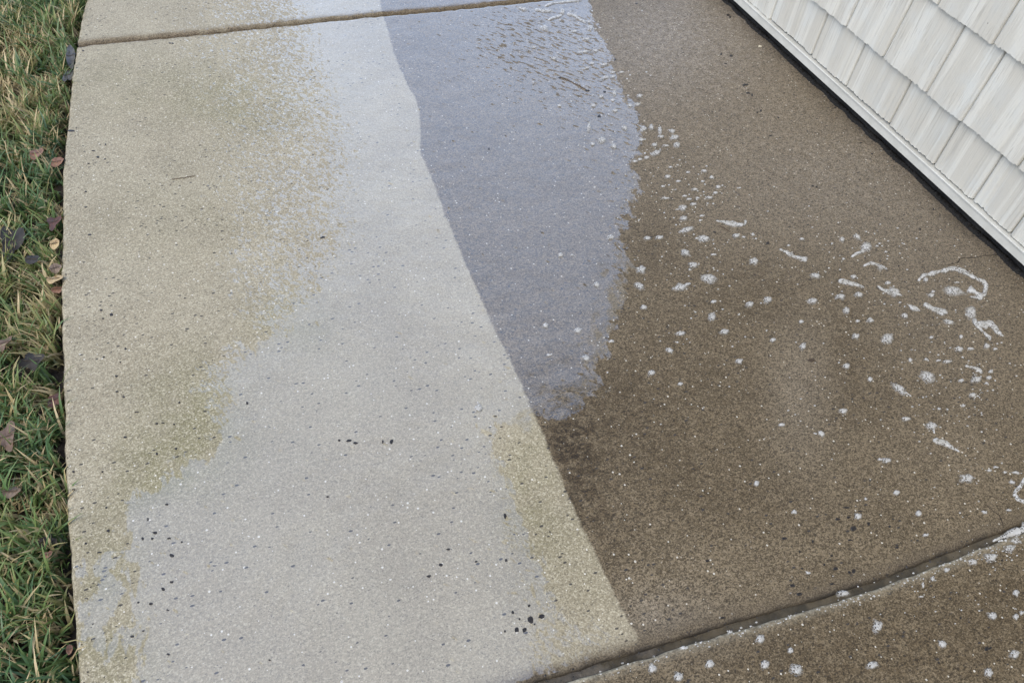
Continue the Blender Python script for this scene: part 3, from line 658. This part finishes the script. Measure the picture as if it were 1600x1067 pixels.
CH = {'in the dark cluster near the pale end of the lower joint': [(828.7, 967.6, 9, 13), (846, 963, 10, 7), (819.5, 984, 7, 8), (807.4, 982.6, 8, 10), (801.6, 956, 5, 5), (789, 986, 3, 5), (826.7, 946, 5, 4), (811.7, 966.7, 4, 4), (835, 975, 3, 3)],
      'on the brown concrete just above the lower joint': [(1333.7, 825.6, 9, 9), (1326, 808, 8, 4), (1309, 811, 10, 5), (1322.5, 793, 12, 3), (1225, 840.6, 10, 5), (1305.6, 888.6, 7, 6), (1333.7, 892, 6, 7), (1327, 894, 5, 6), (1249, 927.6, 10, 6), (1129, 965, 9, 4), (1238, 914.5, 10, 6), (1328, 843.6, 8, 3), (1105, 876, 7, 4), (1288, 882, 4, 4), (1299, 868, 5, 3), (1250, 862, 5, 3), (1270, 846, 3, 6), (1253, 888, 5, 3), (1402, 855, 7, 3), (1390, 822, 4, 4), (1357, 818, 5, 6), (1300, 912, 9, 4), (1344, 799, 10, 2)],
      'on the brown concrete near the foot of the house wall': [(1138, 24, 7, 3), (1141, 27, 4, 3), (1126.7, 85, 4, 4), (1142.5, 87.7, 6, 5), (1134, 100, 6, 2), (1165, 132.7, 9, 3), (1162, 134, 4, 4), (1169, 146, 8, 3), (1175, 149, 3, 6), (1225.7, 145.8, 3, 2), (1189, 173, 4, 4), (1183.7, 176, 4, 3), (1216, 184, 3, 3), (1204, 212.5, 5, 2), (1305, 168.5, 4, 2), (1345, 224, 4, 2), (1362.5, 240.7, 3, 3), (1270, 291, 6, 3), (1276, 292, 5, 3), (1199.5, 380, 7, 5), (1116.5, 363, 6, 2.5), (1458.6, 327, 3, 3), (1438, 358, 3, 3), (1404, 416, 3, 3), (1458, 497, 2, 4)],
      'on the wet film near the top': [(994.5, 6, 4, 2.5), (961, 94, 4, 3), (875, 122, 5, 3), (936, 182, 7, 5), (917.5, 142, 8, 3), (945, 144, 5, 3), (764, 233, 3, 3), (1078, 76, 3, 1.5)],
      'on the pale washed concrete at the lower left': [(268, 867.5, 8, 6), (236, 943, 9, 5), (255, 920, 6, 6), (263, 1022, 7, 4), (242, 832, 8, 5), (260, 788, 6, 4), (264, 841, 7, 3), (284, 846.5, 4, 4), (268, 909, 6, 4), (223.6, 985.5, 5, 3), (206, 994, 6, 5), (155, 863, 9, 2.5), (223, 841, 4, 5), (231, 811, 3, 5), (216, 941, 4, 3), (262, 953, 5, 3), (238, 841, 4, 4), (421, 1031, 4, 3)],
      'on the pale washed concrete in the middle': [(689, 882, 8, 5), (670, 900, 9, 4), (789, 806, 5, 8), (545, 688, 8, 5), (555, 692, 8, 4), (612, 690, 6, 8), (598, 690, 3, 6), (700, 858, 7, 3), (744, 877, 5, 4), (791, 875, 5, 5), (505, 371, 6, 3), (502, 372, 4, 3), (512, 776, 5, 3), (386, 630, 4, 6), (530, 688, 4, 4)],
      'on the tan concrete beside the grass': [(173.8, 492, 6, 5), (158, 485, 5, 3), (161, 498, 4, 2), (196, 545, 4, 4), (162, 558, 4, 3), (182, 588, 5, 4), (188, 566, 3, 2), (183, 612, 5, 3), (193, 620, 5, 3), (280, 629, 4, 4), (213, 644, 7, 2), (245, 662, 5, 3), (255, 661, 6, 2), (272, 663, 3, 3), (196, 683, 7, 3), (140, 367, 6, 3), (134, 324, 6, 2), (289, 466, 4, 2), (134, 300, 4, 3), (116, 85, 5, 3), (130, 80, 4, 2), (266, 68, 5, 2), (270, 68.5, 4, 2), (146, 236, 6, 2), (153, 246, 5, 3), (138, 256, 4, 2), (165, 226, 3, 3), (164, 249, 3, 3), (115, 737, 4, 4), (115, 765, 5, 5), (166, 793, 4, 4), (169, 829, 5, 5), (134, 849, 5, 4), (160, 737, 4, 3), (245, 709, 4, 4), (275, 701, 4, 4)],
      'on the near slab below the joint': [(1542, 1013, 9, 7), (1547, 1012, 5, 5), (1501, 965, 4, 4), (1565.5, 875, 4, 4), (1467, 1035, 4, 4)]}
for where, lst in CH.items():
    for (x, y, w, h) in lst:
        c, me = chip_mesh(x, y, w * 1.05, h * 1.05); name_small(obj('debris_chip', me, None, (c[0], c[1], 0), category='debris', group='dark chips ' + where), x, y, w, h, 'dark chip')
c, me = chip_mesh(111.5, 205, 15, 4); obj('debris_chip', me, None, (c[0], c[1], 0), label='black sliver poking over the slab edge beside the grass', category='debris')
c, me = chip_mesh(1187.5, 72.7, 6, 3, simple('pale_chip', (.62, .57, .42), .5)); obj('debris_chip', me, None, (c[0], c[1], 0), label='tiny cream chip on brown concrete by the wall', category='debris')
c, me = chip_mesh(1268, 563, 12, 7, simple('brown_fleck', (.05, .035, .022), .6)); obj('debris_chip', me, None, (c[0], c[1], 0), label='flat dark brown flake among the foam at centre right', category='debris')
c, me = chip_mesh(1222, 820, 3, 3); 
obj('twig', hairline([(268, 281), (278, 279.5), (288, 278.5), (296, 276.5), (305, 275.5)], .0011, 'twig', M_TWIG, None, .0014), label='thin curved brown twig on the tan concrete at upper left', category='twig')
obj('twig', hairline([(876, 122), (889, 127), (902, 133), (916, 141)], .0025, 'twig', M_TWIG, None, .002), label='wet dark twig lying in the film near the top', category='twig')
obj('twig', hairline([(1124, 353), (1133, 358), (1141, 363)], .0022, 'twig', M_TWIG, None, .002), label='short dark twig under the hooked foam streak', category='twig')

# crumbs of soil and grit: along the foot of the wall, in the joints and at the slab edge
V, F = [], []; rg = random.Random(23)
def crumb(x, y, z, s):
    k = len(V); n = rg.randint(4, 6); a0 = rg.uniform(0, 6.28); e = rg.uniform(.5, 1.0); ro = rg.uniform(0, 3.14)
    for i in range(n):
        a = a0 + i * 6.283 / n; q = s * rg.uniform(.6, 1.15); u, v = q * math.cos(a), q * e * math.sin(a)
        V.append((x + u * math.cos(ro) - v * math.sin(ro), y + u * math.sin(ro) + v * math.cos(ro), z))
    V.append((x, y, z + s * rg.uniform(.4, .9))); F.extend([(k + i, k + (i + 1) % n, k + n) for i in range(n)])
for _ in range(420):
    y = rg.uniform(.6, 2.2); x = 1.645 - abs(rg.gauss(0, .022)); crumb(x, y, .0, rg.choice([.0007, .0009, .0013, .002]))
for _ in range(240):
    x = rg.uniform(.25, 1.63); crumb(x, float(joint_y(J0, x)) + rg.gauss(.004, .008), -.004 + .004 * (rg.random() > .4), rg.uniform(.0006, .0022))
for _ in range(200):
    x = rg.uniform(-.28, 1.1); crumb(x, float(joint_y(J1, x)) + rg.gauss(.004, .012), -.003, rg.uniform(.0008, .0028))
for _ in range(260):
    y = rg.uniform(.45, 2.7); crumb(float(left_x(y)) + abs(rg.gauss(0, .03)) + .002, y, .0, rg.uniform(.0005, .0018))
obj('grit', mesh('grit', V, F, M_CHIP, False), kind='stuff', label='dark crumbs of grit along the wall foot, slab edge and joints', category='grit')

# ---------------------------------------------------------------- soap foam
def foam_blob(px, py, w, h, ang=0.0, seed=0):
    r = np.random.default_rng(int(px * 13 + py * 7) + seed); ns = 26; nr = 7; w *= 1.14; h *= 1.16; c = np.array(gp(px, py))
    cyc = sum(r.normal(0, .10 / (k ** .4)) * np.cos(k * np.linspace(0, 2 * math.pi, ns, endpoint=False) + r.uniform(0, 6.28)) for k in range(2, 7))
    if r.uniform() < .45:                              # a drawn-out tail
        a0 = r.uniform(0, 6.28); cyc = cyc + .55 * np.exp(-((np.linspace(0, 2 * math.pi, ns, endpoint=False) - a0) / .22) ** 2)
    V = [(0, 0, 0)]; rim = [1.0]; F = []
    size = None; ca, sa = math.cos(ang), math.sin(ang)
    for i in range(1, nr + 1):
        t = i / nr
        for j in range(ns):
            a = 2 * math.pi * j / ns; R = t * (1 + cyc[j] * t)
            ex, ey = .5 * w * R * math.cos(a), .5 * h * R * math.sin(a)
            p = np.array(gp(px + ex * ca - ey * sa, py + ex * sa + ey * ca)) - c
            V.append((p[0], p[1], 0)); rim.append(1 - t)
    rad = np.mean([np.hypot(v[0], v[1]) for v in V[-ns:]]); H = min(.0035, rad * .42)
    V = [(x, y, .0004 + H * math.sqrt(max(0, 1 - (1 - rm) ** 2.2)) * (1 + r.uniform(-.16, .16)) if rm > 0 else .0002) for (x, y, _), rm in zip(V, rim)]
    for j in range(ns): F.append((0, 1 + j, 1 + (j + 1) % ns))
    for i in range(nr - 1):
        for j in range(ns): a = 1 + i * ns + j; b = 1 + i * ns + (j + 1) % ns; F.append((a, a + ns, b + ns, b))
    # gp() keeps orientation up to a mirror: make faces look up
    v = np.array(V); f = F[0]; nz = np.cross(v[f[1]] - v[f[0]], v[f[2]] - v[f[0]])[2]
    if nz < 0: F = [q[::-1] for q in F]
    return c, V, F, rim
def foam_streak(pts, ws, seed=0):
    r = np.random.default_rng(int(pts[0][0] * 3 + pts[0][1]) + seed); P = np.array(pts, float); Wd = np.array(ws, float)
    seglen = np.r_[0, np.cumsum(np.hypot(*np.diff(P, axis=0).T))]; n = max(8, int(seglen[-1] / 2.2)); s = np.linspace(0, seglen[-1], n)
    X = np.interp(s, seglen, P[:, 0]); Y = np.interp(s, seglen, P[:, 1]); Wi = np.interp(s, seglen, Wd)
    k = np.ones(3) / 3; X[1:-1] = np.convolve(X, k, 'valid'); Y[1:-1] = np.convolve(Y, k, 'valid')
    Wi = Wi * (1 + .24 * np.interp(np.arange(n), np.arange(0, n + 3, 3), r.normal(0, 1, len(np.arange(0, n + 3, 3))))); Wi = np.maximum(Wi, 1.2); Wi[0] *= .35; Wi[-1] *= .35
    c = np.array(gp(X[0], Y[0])); V = []; rim = []; F = []; m = 9
    for i in range(n):
        d = np.array([X[min(i + 1, n - 1)] - X[max(i - 1, 0)], Y[min(i + 1, n - 1)] - Y[max(i - 1, 0)]]); d /= np.hypot(*d) + 1e-9; nn = np.array([-d[1], d[0]])
        a = np.array(gp(X[i], Y[i])); b = np.array(gp(X[i] + nn[0] * Wi[i] / 2, Y[i] + nn[1] * Wi[i] / 2)); hw = np.hypot(*(a - b)); off = r.normal(0, .07)
        for q in range(m):
            t = -1 + 2 * q / (m - 1); p = np.array(gp(X[i] + nn[0] * Wi[i] / 2 * (t + off), Y[i] + nn[1] * Wi[i] / 2 * (t + off))) - c
            rr = 1 - abs(t); en = min(1, i / 2, (n - 1 - i) / 2)
            V.append((p[0], p[1], .0003 + min(.0032, hw * .45) * math.sqrt(max(0, 1 - t * t)) * en * (1 + r.uniform(-.15, .15)))); rim.append(min(rr * 1.3, en if en > 0 else 0))
    for i in range(n - 1):
        for q in range(m - 1): a = i * m + q; F.append((a, a + m, a + m + 1, a + 1))
    v = np.array(V); f = F[len(F) // 2]; nz = np.cross(v[f[1]] - v[f[0]], v[f[2]] - v[f[0]])[2]
    if nz < 0: F = [q[::-1] for q in F]
    return c, V, F, rim
def foam(parts, label, group=None):
    """one patch of foam from one or more joined blobs and streaks"""
    c0 = None; VV = []; FF = []; RR = []
    for c, V, F, rim in parts:
        if c0 is None: c0 = c
        k = len(VV); d = c - c0; VV += [(x + d[0], y + d[1], z) for x, y, z in V]; FF += [tuple(q + k for q in f) for f in F]; RR += rim
    o = obj('foam_patch', mesh('foam_patch', VV, FF, M_FOAM, True, {'rim': RR}), None, (c0[0], c0[1], .0), label=label, category='foam')
    if group: o['group'] = group
    return o
SOAP = 'patches of soap foam on the concrete'
fb, fs = foam_blob, foam_streak
for parts, label in [
    ([fs([(1118, 345), (1135, 348.6), (1152, 352), (1161, 352.5), (1165.6, 348.6), (1164.4, 343)], [3, 7, 8, 5, 4, 4])], 'thin foam streak with an upturned hook at its right end'),
    ([fs([(1217, 389.6), (1226, 393), (1238, 401), (1248.5, 404), (1262, 406)], [4, 8, 7, 5, 8])], 'long sagging foam streak, bent in the middle, left of the tadpole shaped foam'),
    ([fs([(1309, 439), (1321, 441), (1333.5, 444.4), (1351, 450)], [7, 11, 7, 3])], 'foam streak with a thick left end under the foam chevron'),
    ([fs([(1370, 446), (1380, 454), (1392, 458)], [3, 5, 9]), fb(1397, 457, 17, 13), fs([(1397, 459), (1410, 462)], [6, 3])], 'foam patch with a thin tail to its upper left'),
    ([fs([(1329, 402), (1342, 396), (1352.5, 390.6)], [3, 6, 8]), fb(1354, 386, 16, 14)], 'tadpole shaped foam patch with its round head up and right'),
    ([fs([(1348, 416), (1361, 411.5), (1373, 415), (1387, 421)], [4, 7, 5, 3]), fb(1375.7, 420, 9, 6)], 'foam chevron, arched with both ends down'),
    ([fs([(1434, 440), (1441, 431), (1452.5, 429.5), (1463, 425.6), (1473.5, 424.3), (1484, 419.7), (1494.5, 420.3), (1505, 425), (1515.5, 430.8), (1526, 436), (1536.5, 440.7), (1541, 447), (1539, 455), (1536.5, 464.3)], [4, 7, 9, 9, 8, 8, 8, 7, 7, 8, 10, 9, 8, 7]), fs([(1512, 450), (1522, 456.5), (1531, 463), (1537, 465.6)], [12, 8, 11, 5]), fs([(1514, 464), (1526, 465), (1535, 467)], [3, 5, 5])], 'largest foam arc, a long hooked loop near the foot of the wall'),
    ([fb(1489, 455, 29, 14, .15)], 'broad foam patch enclosed by the largest foam arc'),
    ([fs([(1418, 475.6), (1427, 482.5), (1439, 486)], [7, 9, 3])], 'short slanting foam dash left of the longer slanting streak'),
    ([fs([(1442.6, 474), (1456.5, 482.5), (1470.4, 487.7), (1481.5, 488.8)], [7, 10, 10, 5])], 'longer slanting foam streak below the big foam arc'),
    ([fb(1482.5, 504, 20, 6, .25)], 'thin slanting foam dash left of the forked foam'),
    ([fb(1516.8, 489, 17, 20), fs([(1520.7, 497), (1524.7, 507.6), (1532.5, 515.5), (1541.7, 524.7), (1549, 531)], [10, 8, 4, 5, 10]), fs([(1524.7, 506.3), (1536.5, 507.6), (1548.3, 506.3), (1555, 514), (1561.4, 522), (1569, 526)], [7, 9, 13, 9, 6, 3])], 'forked foam patch with two legs pointing down right'),
    ([fs([(1507, 571.6), (1522, 575), (1536, 583)], [4, 7, 6])], 'frayed foam streak above the lacy round foam by the right border'),
    ([fb(1449, 589, 27, 15, .3)], 'large solid foam oval below the forked foam'),
    ([fb(1404.5, 608, 27, 11, .6), fs([(1411, 612), (1425, 620)], [5, 2])], 'slanting foam oval with a thin tail down right'),
    ([fb(1454.8, 666, 18, 12, .2), fs([(1458, 670), (1460, 678)], [6, 2])], 'round foam patch with a tail pointing down'),
    ([fs([(1456.5, 687), (1474, 692), (1488, 700), (1500, 706)], [6, 10, 7, 3])], 'long foam streak below the foam with the downward tail'),
    ([fb(1386, 530, 19, 15)], 'round bubbly foam disc alone in the middle of the brown slab'),
    ([fb(1510.7, 748, 20, 14)], 'bubbly foam ring near the right border above the joint'),
    ([fs([(1603, 745), (1594, 760), (1584, 770), (1589, 780), (1602, 785)], [6, 6, 6, 7, 7])], 'open foam loop cut by the right border'),
    ([fb(1107.6, 436, 25, 14, .05)], 'foam patch with sharp corners, biggest on the left half of the brown slab'),
    ([fb(1063, 450, 24, 10, -.15), fs([(1068, 447), (1080, 443)], [6, 3])], 'wing shaped foam patch left of the sharp cornered one'),
    ([fb(1073, 360, 22, 9, -.3)], 'foam patch sloping up right near the edge of the sky reflection'),
    ([fb(1001.6, 422, 16, 12)], 'foam blob on the edge of the reflecting water, middle of the slab'),
    ([fb(999, 447.6, 19, 9, .5)], 'foam smear slanting down right on the water edge'),
    ([fb(747.5, 638, 13, 13), fs([(747, 631), (746, 627)], [3, 1.5])], 'lone starry foam spot on the washed grey concrete'),
    ([fs([(1550, 846), (1563, 840), (1577.5, 834), (1590, 830), (1606, 825)], [3, 6, 9, 13, 18]), fb(1577, 857, 16, 12), fb(1586, 845, 14, 10)], 'frothy foam filling the joint at the right border'),
    ([fb(1547.5, 871, 22, 12)], 'lacy foam patch on the near slab under the frothy joint'),
    ([fb(1243.8, 1046, 20, 18)], 'largest round foam disc on the near slab'),
    ([fb(1370.5, 979, 17, 17)], 'cloudy foam disc on the near slab just right of its middle'),
    ([fb(1317, 927, 22, 8, .05)], 'foam floating in the water of the joint'),
    ([fs([(850, 11), (862, 6.5), (875, 4.5), (895, 2.5), (910, 1)], [3, 4, 4, 3, 4])], 'white foam line at the top edge of the picture'),
    ([fb(817, 15, 16, 5, .2)], 'foam wisp at the right end of the upper joint'),
    ([fs([(835, 16), (850, 17.5), (865, 18)], [5, 6, 4]), fb(879, 19, 8, 10)], 'knotted foam line just below the top foam line'),
    ([fs([(855, 32), (870, 27.5), (880, 24)], [3, 4, 4])], 'thin foam line sloping up right near the top'),
    ([fs([(885, 22), (897, 25), (907, 32), (917, 37)], [4, 5, 4, 4])], 'foam line sloping down right near the top'),
    ([fb(850, 44.5, 16, 8)], 'pale oval foam raft on the blue reflection near the top'),
    ([fb(940.5, 220, 13, 10)], 'round foam knob on the bluish water at upper centre')]:
    foam(parts, label, SOAP)
ZN = [('small foam spot on the brown concrete just right of the sky reflection', [(1066.6, 325.6, 14, 9), (1083, 320, 10, 4), (1068, 342, 12, 8), (1097, 338, 8, 3), (1100, 374, 18, 11), (1011, 373, 10, 7), (1030, 372, 14, 6), (1070.5, 395.5, 14, 10, .5), (1083, 415, 14, 10), (1006, 481, 10, 7), (1115, 472, 9, 5), (1112, 496, 12, 13), (1171, 476, 14, 8), (1199.5, 469, 12, 11), (1178, 409, 14, 11), (1150, 369, 12, 6), (1162, 371, 6, 3), (1176.5, 367, 6, 4), (1063, 522, 17, 6), (1131.5, 519, 14, 9), (1046, 548, 12, 8, .3), (1154.5, 565, 12, 8), (1207.7, 531.7, 9, 6), (1018, 583, 12, 8), (1063, 600, 8, 5), (1115, 398.5, 9, 3), (1078, 422, 5, 3), (1058, 328, 6, 2), (1094, 345, 5, 3), (1089, 373, 6, 3), (1040, 311, 14, 3), (1077, 312, 9, 3), (1070, 307, 8, 3), (1090, 310, 7, 3)]),
      ('small foam spot on the sky reflection at centre', [(915.6, 560, 13, 9, .3), (902.5, 517, 13, 9), (954, 371.5, 12, 8), (932, 445, 10, 8), (852.6, 509, 9, 8), (876, 399, 8, 7), (955.7, 533.6, 8, 5), (858, 555, 9, 4), (894, 399, 5, 3)]),
      ('small foam spot on the right half of the brown slab', [(1274, 431.6, 17, 8, .2), (1269, 471, 17, 9), (1312.6, 464, 16, 8), (1341.4, 461, 14, 8, .2), (1333.4, 433, 10, 6), (1322, 486, 11, 11), (1387, 443, 10, 5), (1338.6, 370.5, 13, 7, .5), (1315.4, 375, 8, 8), (1252.7, 374, 7, 4), (1359.5, 501, 10, 8, .4), (1340, 502, 7, 4), (1336.6, 526, 12, 9), (1254, 542, 10, 11), (1252, 503, 8, 5), (1322, 572.6, 12, 9), (1359.4, 593, 8, 7, .8), (1317, 642.6, 14, 8), (1283, 677.7, 12, 7, .4), (1221.5, 664, 11, 5), (1413.5, 494, 10, 8), (1446, 438, 8, 7), (1454.5, 462.3, 10, 6), (1457.7, 456.4, 6, 4), (1501.5, 526.5, 6, 6), (1455, 527.6, 7, 4), (1422, 563, 6, 7), (1385, 720, 14, 8), (1375, 718, 8, 4), (1182, 755.5, 8, 9), (1241, 800, 8, 7), (1340.5, 807, 11, 10), (1400.5, 770, 10, 8), (1435, 802.4, 9, 10), (1352.5, 779.5, 5, 5), (1415, 655, 16, 6), (1262.5, 895, 9, 4, .2), (1406, 473, 5, 3), (1370, 385, 5, 3), (1232, 384, 5, 3), (1300, 381, 4, 3), (1318, 405, 5, 3), (1384, 394, 5, 3), (1374, 381, 4, 3)]),
      ('small foam spot near the right border of the picture', [(1498, 546, 14, 8, .2), (1516, 545.6, 12, 4), (1541.4, 541.4, 10, 8, .5), (1555, 545.6, 7, 4), (1479, 565.7, 14, 5), (1466, 563.6, 8, 3), (1525, 593.4, 16, 10), (1547.6, 581, 8, 5), (1545, 590.6, 8, 6), (1501.5, 595, 9, 5), (1519, 617.7, 12, 6), (1541, 599, 6, 4), (1505, 634, 6, 5), (1467, 639, 6, 4), (1480, 640, 4, 3), (1447, 562, 6, 4), (1538, 800.5, 9, 5, .3), (1446, 836, 9, 5), (1545.6, 735, 8, 4), (1556, 730, 9, 3, .2), (1587, 739, 13, 4, .2), (1581, 753.6, 10, 5, .2), (1570, 738, 6, 4), (1576, 797, 8, 4), (1509, 492, 4, 3), (1495, 442, 8, 2)]),
      ('foam dot on the near slab below the joint', [(1187.5, 998, 14, 14), (1235, 1016, 9, 9), (1109, 1037, 14, 13), (1060, 1057, 16, 13), (1019, 1044, 13, 15), (1195, 1038, 14, 14), (1362, 1039, 16, 13), (1472, 1006, 15, 10, .5), (1550.5, 962, 14, 11, .8), (1587, 963, 9, 8), (1596, 957, 7, 6), (1587, 926, 10, 9), (1584, 1022, 16, 13), (1544, 1050.6, 14, 14), (1519, 878, 15, 9, .2), (1479, 890.5, 9, 7), (1457, 904, 6, 8), (1442, 914, 4, 9), (1439, 932, 8, 3), (1069, 1012, 13, 6), (1140.6, 987, 8, 5)]),
      ('little foam fleck at the edge of the blue reflection near the top', [(922, 44.5, 8, 9), (920, 35, 8, 3), (916, 62, 14, 4), (897, 50, 12, 3), (912.5, 82, 20, 4, -.1), (930, 80.5, 10, 4), (865, 92.5, 10, 5), (916, 107.5, 14, 3, -.2), (925, 100, 8, 3), (943, 102, 15, 4), (834, 75, 10, 3.5), (945, 122.5, 14, 5, -.2), (957.5, 121, 8, 4), (957.5, 114, 10, 3), (971, 114, 9, 3), (939, 152, 7, 5), (960, 147, 7, 9), (957.5, 157.5, 6, 4), (927, 166, 10, 5), (984, 166, 8, 6), (996, 164, 10, 5), (999, 151, 10, 6), (961, 174, 9, 4), (874, 166, 7, 3.5)]),
      ('white foam bit in the loose cluster above the brown slab centre', [(920, 200, 7, 13), (976, 201, 10, 7, .4), (926, 226, 8, 5), (959, 230, 10, 7, .5), (1005, 202.5, 12, 8, -.4), (1017.5, 200, 8, 9), (1031, 205, 7, 13), (1050, 206, 10, 7), (1032.5, 214.5, 12, 4), (1054, 216, 14, 8, -.2), (1057.5, 227.5, 11, 9), (1040, 229, 12, 3), (1022.5, 227.5, 9, 6), (1002.5, 219.5, 8, 5), (1025, 240, 16, 8, -.3), (1010, 247.5, 9, 5, -.3), (1000, 250, 8, 4), (992, 253, 9, 4), (1043, 277, 10, 5), (1075, 270, 7, 3), (1100, 268, 9, 4), (1112, 278, 8, 5), (1122, 293, 9, 5), (1118, 302, 7, 4), (1108, 310, 12, 4), (1085, 297, 14, 3), (1060, 284, 8, 3), (1036, 292, 7, 3), (1098, 284, 6, 3), (1048, 262, 6, 3)])]
for label, lst in ZN:
    for b in lst: name_small(foam([fb(*b)], label, label.replace('small', 'small scattered')), b[0], b[1], b[2], b[3], 'foam spot')
finish_labels()
# specks of froth too many to count
VV, FF, RR = [], [], []
r5 = random.Random(5)
for cx, cy, sx, sy, n in [(1340, 390, 60, 30, 60), (1470, 520, 60, 60, 70), (1530, 600, 40, 50, 60), (1080, 300, 40, 30, 45), (1140, 400, 70, 60, 40), (1560, 860, 30, 15, 60), (1400, 620, 120, 60, 60), (1100, 500, 90, 90, 40), (1450, 930, 110, 30, 40), (990, 230, 40, 50, 40), (920, 80, 40, 50, 60), (1540, 740, 40, 30, 30)]:
    for _ in range(n):
        x, y = r5.gauss(cx, sx), r5.gauss(cy, sy)
        if x > 1640 or gp(x, y)[0] > 1.62: continue
        s = r5.uniform(1.2, 3.6); c = np.array(gp(x, y)); k = len(VV); R = []
        for i in range(6): a = i * 1.047; p = gp(x + s * .6 * math.cos(a), y + s * .4 * math.sin(a)); VV.append((p[0], p[1], .0003)); RR.append(.3)
        VV.append((c[0], c[1], .0016)); RR.append(1)
        FF += [(k + (i + 1) % 6, k + i, k + 6) for i in range(6)]
for i in range(260):                                     # froth caught along the lip of the joint
    x = r5.uniform(.35, 1.55); y = float(joint_y(J0, x)) - G0 - r5.gauss(.006, .004); s = r5.uniform(.0007, .0022); k = len(VV)
    for q in range(6): a = q * 1.047; VV.append((x + s * 1.5 * math.cos(a), y + s * math.sin(a), -.0008)); RR.append(.3)
    VV.append((x, y, .0014)); RR.append(1); FF += [(k + q, k + (q + 1) % 6, k + 6) for q in range(6)]
obj('foam_specks', mesh('foam_specks', VV, FF, M_FOAM, True, {'rim': RR}), kind='stuff', label='scattered tiny froth specks on the wet brown concrete', category='foam')
